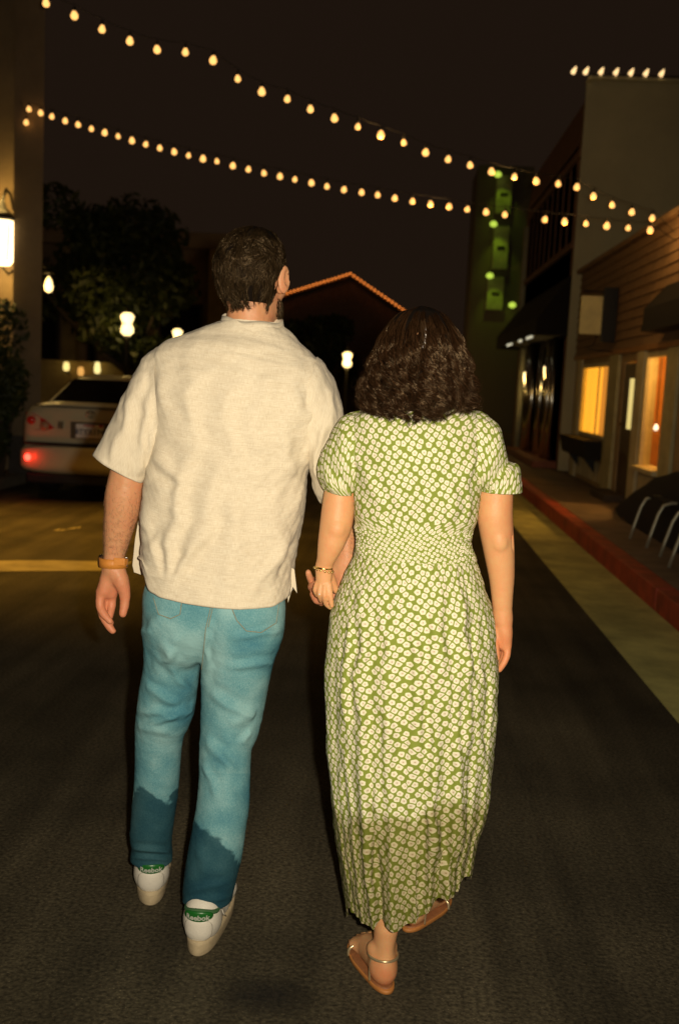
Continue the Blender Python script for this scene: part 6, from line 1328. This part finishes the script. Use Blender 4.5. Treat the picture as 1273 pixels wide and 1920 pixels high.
lat = np.abs(np.cos(th - np.pi / 2))
RG[:, :, 0] = cx_ + (RG[:, :, 0] - cx_) * (1 + mod * (0.35 + 0.3 * (1 - lat))); RG[:, :, 1] = YD + (RG[:, :, 1] - YD) * (1 + mod * 1.25)
hem = [(640, 1733), (650, 1733), (675, 1732), (700, 1729), (714, 1716), (745, 1722), (766, 1716), (792, 1699), (820, 1675), (835, 1669), (848, 1671), (858, 1676), (866, 1662), (888, 1658), (900, 1656)]
hxx = [PW(x, y, -0.15).x for x, y in hem]; hzz = [PW(x, y, -0.15).z for x, y in hem]
sb = np.clip((YD + 0.02 - RG[:, :, 1]) / 0.1, 0, 1); sb = sb * sb * (3 - 2 * sb)
wgt = np.clip(1 - (zs - za) / 0.42, 0, 1)[:, None]; wgt = wgt * wgt * (3 - 2 * wgt)
RG[:, :, 2] += wgt * ((np.interp(RG[:, :, 0], hxx, hzz) - za) * sb + (0.07 + 0.06 * (RG[:, :, 0] - cx_) / 0.15) * (1 - sb))
V, F, uv = loft(RG); N_ = vnormals(V, F); N_ = N_ if (N_[:, 1] * (V[:, 1] - YD)).sum() > 0 else -N_
V = folds(V, N_, [(690, 1090, 668, 1400, 9, 0.007), (725, 1100, 716, 1480, 9, 0.006), (770, 1120, 790, 1500, 10, 0.006), (820, 1110, 850, 1450, 9, 0.007), (868, 1100, 898, 1420, 8, 0.007), (850, 1250, 868, 1600, 9, 0.007), (770, 1350, 745, 1650, 12, 0.008), (800, 1500, 835, 1660, 11, 0.010), (700, 1450, 690, 1720, 10, 0.006), (655, 1150, 640, 1500, 8, 0.006), (900, 1200, 905, 1450, 7, 0.006), (765, 1560, 770, 1710, 9, 0.007)])
V = V + N_ * (0.0012 * wob(V, 9, 71) + 0.0007 * wob(V * np.array([1, 1, 0.3]), 26, 72))[:, None]
fr = (np.arange(n) / n); fr = np.where(fr > 0.5, fr - 1, fr)
circ = np.linalg.norm(np.roll(RG, -1, 1) - RG, axis=2).sum(1); cf = np.maximum(circ, circ.max() * 0.78)
U = np.outer(cf, fr); Vv = RG[:, :, 2]
me = npmesh('skirt', V, F, True, np.stack([U.ravel() * 0.96, Vv.ravel() * 1.0 + 3.0], 1))
px_, py_ = pix(V); wl = np.interp(px_, [600, 660, 720, 780, 830, 900], [1500, 1508, 1518, 1525, 1500, 1490]) + 16 * wob(V, 9, 81, 3)
attr(me, 'wet', np.clip((py_ - wl) / 34, 0, 1)); link('skirt', me, M_PRINT, dress)
# narrow turned hem so the edge has thickness
def puff(outer, innr, dep, seed, nm, uvo):
    return sleeve(nm, outer, innr, dep, 0.0, dress, M_PRINT, PW, n=110, m=56, gather=0.012, power=2.1)
sL = puff([(690, 768), (664, 773), (641, 781), (628, 800), (615, 826), (605, 848), (599, 862), (597, 876), (599, 893), (605, 908), (612, 920)], [(700, 900), (690, 905), (682, 910), (676, 915), (671, 919), (668, 922), (666, 924), (665, 925), (664, 926), (664, 927), (664, 928)], [0.060, 0.066, 0.072, 0.074, 0.068, 0.060, 0.063, 0.066, 0.062, 0.056], 1, 'sleeve', 0)
sR = puff([(884, 769), (904, 773), (922, 784), (936, 804), (944, 828), (949, 850), (953, 864), (964, 868), (972, 876), (976, 898), (978, 922)], [(870, 900), (878, 905), (884, 910), (890, 914), (894, 917), (897, 918), (899, 918), (900, 918), (900, 918.5), (900, 919), (900, 920)], [0.060, 0.066, 0.072, 0.074, 0.066, 0.058, 0.056, 0.064, 0.068, 0.070], 2, 'sleeve', 1)
for o in (sL, sR): attr(o.data, 'wet', np.zeros(len(o.data.vertices)))

# ---- sandals
M_SANDAL = simple('tan_sandal_sole', (0.50, 0.20, 0.05), 0.55, var=0.15, vscale=30); M_INS = simple('brown_insole', (0.30, 0.12, 0.045), 0.6, var=0.2, vscale=40); M_STRAP = simple('gold_strap', (0.72, 0.58, 0.34), 0.3, metal=0.7)
def sandal(heel, ang, t):
    M = frame((heel[0], heel[1], 0.001), ang); q = lambda p: M @ Vector(p)
    fp = footprint(0.245, 0.034, 0.045); fp[:, 1] -= 0.006; nn_ = len(fp); rows = []
    for z, s in ((0.0, 0.95), (0.002, 1.0), (0.009, 1.0), (0.011, 0.98)): rows.append([q((x * s, 0.118 + (y - 0.118) * s, z)) for x, y in fp])
    V, F, uv = loft(np.array(rows)); F3 = [(0, k + 1, k) for k in range(1, nn_ - 1)] + [(3 * nn_, 3 * nn_ + k, 3 * nn_ + k + 1) for k in range(1, nn_ - 1)]
    so = link('sandal', npmesh('sandal', V, F, True, None, F3), M_SANDAL, wom)
    rows = []
    for z, s in ((0.0108, 0.93), (0.0135, 0.92), (0.014, 0.88)): rows.append([q((x * s, 0.118 + (y - 0.118) * s, z)) for x, y in fp])
    V, F, uv = loft(np.array(rows)); link('insole', npmesh('insole', V, F, True, None, [(2 * nn_, 2 * nn_ + k, 2 * nn_ + k + 1) for k in range(1, nn_ - 1)]), M_INS, so)
    def band(pts, w_, nm):
        pts = [Vector(p) for p in pts]; fine = []
        for i in range(len(pts) - 1):
            for k in range(6):
                u = k / 6; p0, p1, p2, p3 = pts[max(i - 1, 0)], pts[i], pts[i + 1], pts[min(i + 2, len(pts) - 1)]
                fine.append(0.5 * ((2 * p1) + (p2 - p0) * u + (2 * p0 - 5 * p1 + 4 * p2 - p3) * u * u + (3 * p1 - p0 - 3 * p2 + p3) * u ** 3))
        fine.append(pts[-1]); MB().tube([q(p) for p in fine], w_, 8).build(nm, M_STRAP, so)
    # ankle strap, heel cup straps, forefoot strap
    band([(0.035 * math.sin(a), 0.045 - 0.043 * math.cos(a), 0.078 + 0.004 * math.cos(a)) for a in np.linspace(-math.pi, math.pi, 15)], 0.0034, 'ankle_strap')
    for s in (-1, 1): band([(s * 0.031, 0.045, 0.012), (s * 0.033, 0.042, 0.045), (s * 0.031, 0.04, 0.077)], 0.0028, 'side_strap')
    band([(-0.046, 0.165, 0.010), (-0.042, 0.163, 0.03), (0.0, 0.165, 0.045), (0.042, 0.16, 0.03), (0.047, 0.16, 0.010)], 0.004, 'toe_strap')
    band([(0.0, 0.165, 0.046), (0.0, 0.12, 0.066), (0.0, 0.082, 0.084)], 0.0028, 'instep_strap')
sandal(fh, angL, tL); sandal(frh, angR, tR)

# ---- jewellery
br = ring_band(PW(607.5, 1062, AL), PW(607, 1066, AL), 0.0205, 0.0195, 0.004, M_GOLD, 'bracelet', wom, 0.0015)
for k in range(14):
    a = 2 * math.pi * k / 14; c = PW(607, 1065, AL); m = MB(); m.lathe([(0.0, -0.0032), (0.003, -0.0015), (0.003, 0.0015), (0.0, 0.0032)], (c.x + 0.0225 * math.cos(a), c.y + 0.0215 * math.sin(a), c.z - 0.004 - 0.004 * math.cos(a)), 8); m.build('bead', M_GOLD, br)
rg = ring_band(PW(599, 1113.5, AL - 0.008), PW(599, 1115.5, AL - 0.008), 0.0072, 0.0072, 0.0024, M_GOLD, 'ring', wom, 0.001, 24)
c = PW(599, 1114, AL - 0.0185); m = MB(); m.lathe([(0.0, -0.003), (0.0028, 0.0), (0.0, 0.003)], tuple(c), 8); m.build('stone', simple('clear_stone', (0.9, 0.9, 0.9), 0.05, spec=1.0, metal=0.3), rg)

# ---- curly hair
Wl = [(785, 574), (752, 584), (728, 606), (715, 635), (707, 665), (700, 695), (692, 722), (684, 748), (684, 766), (698, 780)]
Wr = [(796, 574), (826, 584), (849, 606), (862, 635), (866, 665), (867, 695), (869, 722), (872, 748), (870, 766), (858, 780)]
fw = hair_hull(Wl, Wr, PW, YD, ([0, 0.05, 0.15, 0.35, 0.6, 0.85, 1.0], [0.015, 0.050, 0.082, 0.104, 0.112, 0.122, 0.118]), ([0, 0.05, 0.15, 0.4, 0.7, 1.0], [0.015, 0.055, 0.085, 0.07, 0.055, 0.055]))
hair_w = hair_cap(fw, YD, 0.93, 'hair', M_CAP, wom, 0.87, (0.34,))
crown = hair_cap(fw, YD, 0.16, 'hair_crown', M_CAP, hair_w, 0.965)
r = np.random.default_rng(9); NC = 240; cph = r.uniform(0, 2 * np.pi, NC); cs0 = r.uniform(0.02, 0.40, NC) ** 1.15; cend = np.clip(r.normal(0.89, 0.09, NC), 0.6, 0.99); cp = r.uniform(0, 6.28, NC); cf_ = r.uniform(2.6, 4.8, NC); cr_ = r.uniform(0.87, 1.13, NC); camp = r.uniform(0.006, 0.017, NC)
mac = (cph / (2 * np.pi) * 44).astype(int); cr_ = cr_ + 0.01 + r.normal(0, 0.05, 45)[mac]; cend = np.clip(cend + 0.03 + r.normal(0, 0.045, 45)[mac], 0.66, 1.02); cp = cp * 0.5 + r.uniform(0, 6.28, 45)[mac]
N = 5000; ci = r.integers(0, NC, N); ph0 = cph[ci] + r.normal(0, 0.03, N); fr_ = np.sin(ph0) > 0.55; ok = ~fr_ | (r.uniform(0, 1, N) < 0.25); ci = ci[ok]; ph0 = ph0[ok]; N = len(ci)
T = np.linspace(0, 1, 30)[None, :]; s0 = np.clip(cs0[ci] + r.normal(0, 0.02, N), 0.005, 0.6); s1 = np.where(np.sin(ph0) > 0.55, 0.33, cend[ci] + r.normal(0, 0.02, N)); s = s0[:, None] + (s1 - s0)[:, None] * T
Pc = hull_pt(fw, YD, ph0[:, None] + 0.10 * np.sin(cp[ci][:, None] + 3 * T), s, (0.99 + (cr_[ci] - 0.99)[:, None] * np.clip(s * 2.2 - 0.15, 0.1, 1) + r.normal(0, 0.008, N)[:, None]) * (0.95 + 0.05 * np.minimum(1, s * 3)))
am = camp[ci][:, None] * np.clip((s - 0.12) / 0.6, 0.05, 1.15); w1 = cp[ci][:, None] + 2 * np.pi * cf_[ci][:, None] * (s - s0[:, None]) * 1.25 + r.normal(0, 0.16, N)[:, None]
rad = np.stack([np.cos(ph0), np.sin(ph0), np.zeros(N)], 1)[:, None, :]; tan = np.stack([-np.sin(ph0), np.cos(ph0), np.zeros(N)], 1)[:, None, :]
Pc = Pc + rad * (am * np.cos(w1))[..., None] + tan * (am * np.sin(w1))[..., None]; Pc[..., 2] += 0.35 * am * np.sin(w1 * 1.0 + 1)
Pc += (r.normal(0, 0.0018, (N, 1, 3)) * T[..., None])
link('strands', strand_mesh('strands', Pc, r.uniform(0.0004, 0.00085, N), 3, 0.5), M_HAIR_W, hair_w)
# a few flyaway hairs
N2 = 420; k = r.integers(0, N, N2); fly = Pc[k] + (rad[k] * (0.012 * r.uniform(0.3, 1.3, (N2, 1)) * T[0][None, :] ** 1.2)[..., None])
link('flyaway_hair', strand_mesh('flyaway_hair', fly, np.full(N2, 0.00028), 3, 0.5), M_HAIR_W, hair_w)
# twisted lock pinned at the crown
tw = []
for s_ in (0, 1, 2):
    line = []
    for q in np.linspace(0, 1, 40):
        p = PW(789 + 3 * math.sin(q * 3), 598 + 50 * q, 0); b_ = hull_pt(fw, YD, np.array([-1.55 + (p.x - fw(0.3)[0]) * 4]), np.array([0.13 + 0.26 * q]), np.array([1.06]))[0]
        a = q * 8.5 + s_ * 2.1 + 0.8 * math.sin(q * 7 + s_); line.append((b_[0] + 0.005 * math.cos(a), b_[1] - 0.003 + 0.004 * math.sin(a), b_[2]))
    m = MB(); m.tube(line, [0.0032 * (1 - 0.5 * abs(2 * q - 1) ** 3) for q in np.linspace(0, 1, 40)], 8); m.build('twisted_lock', simple('lighter_brown_hair', (0.030, 0.016, 0.007), 0.25, spec=0.6), hair_w)
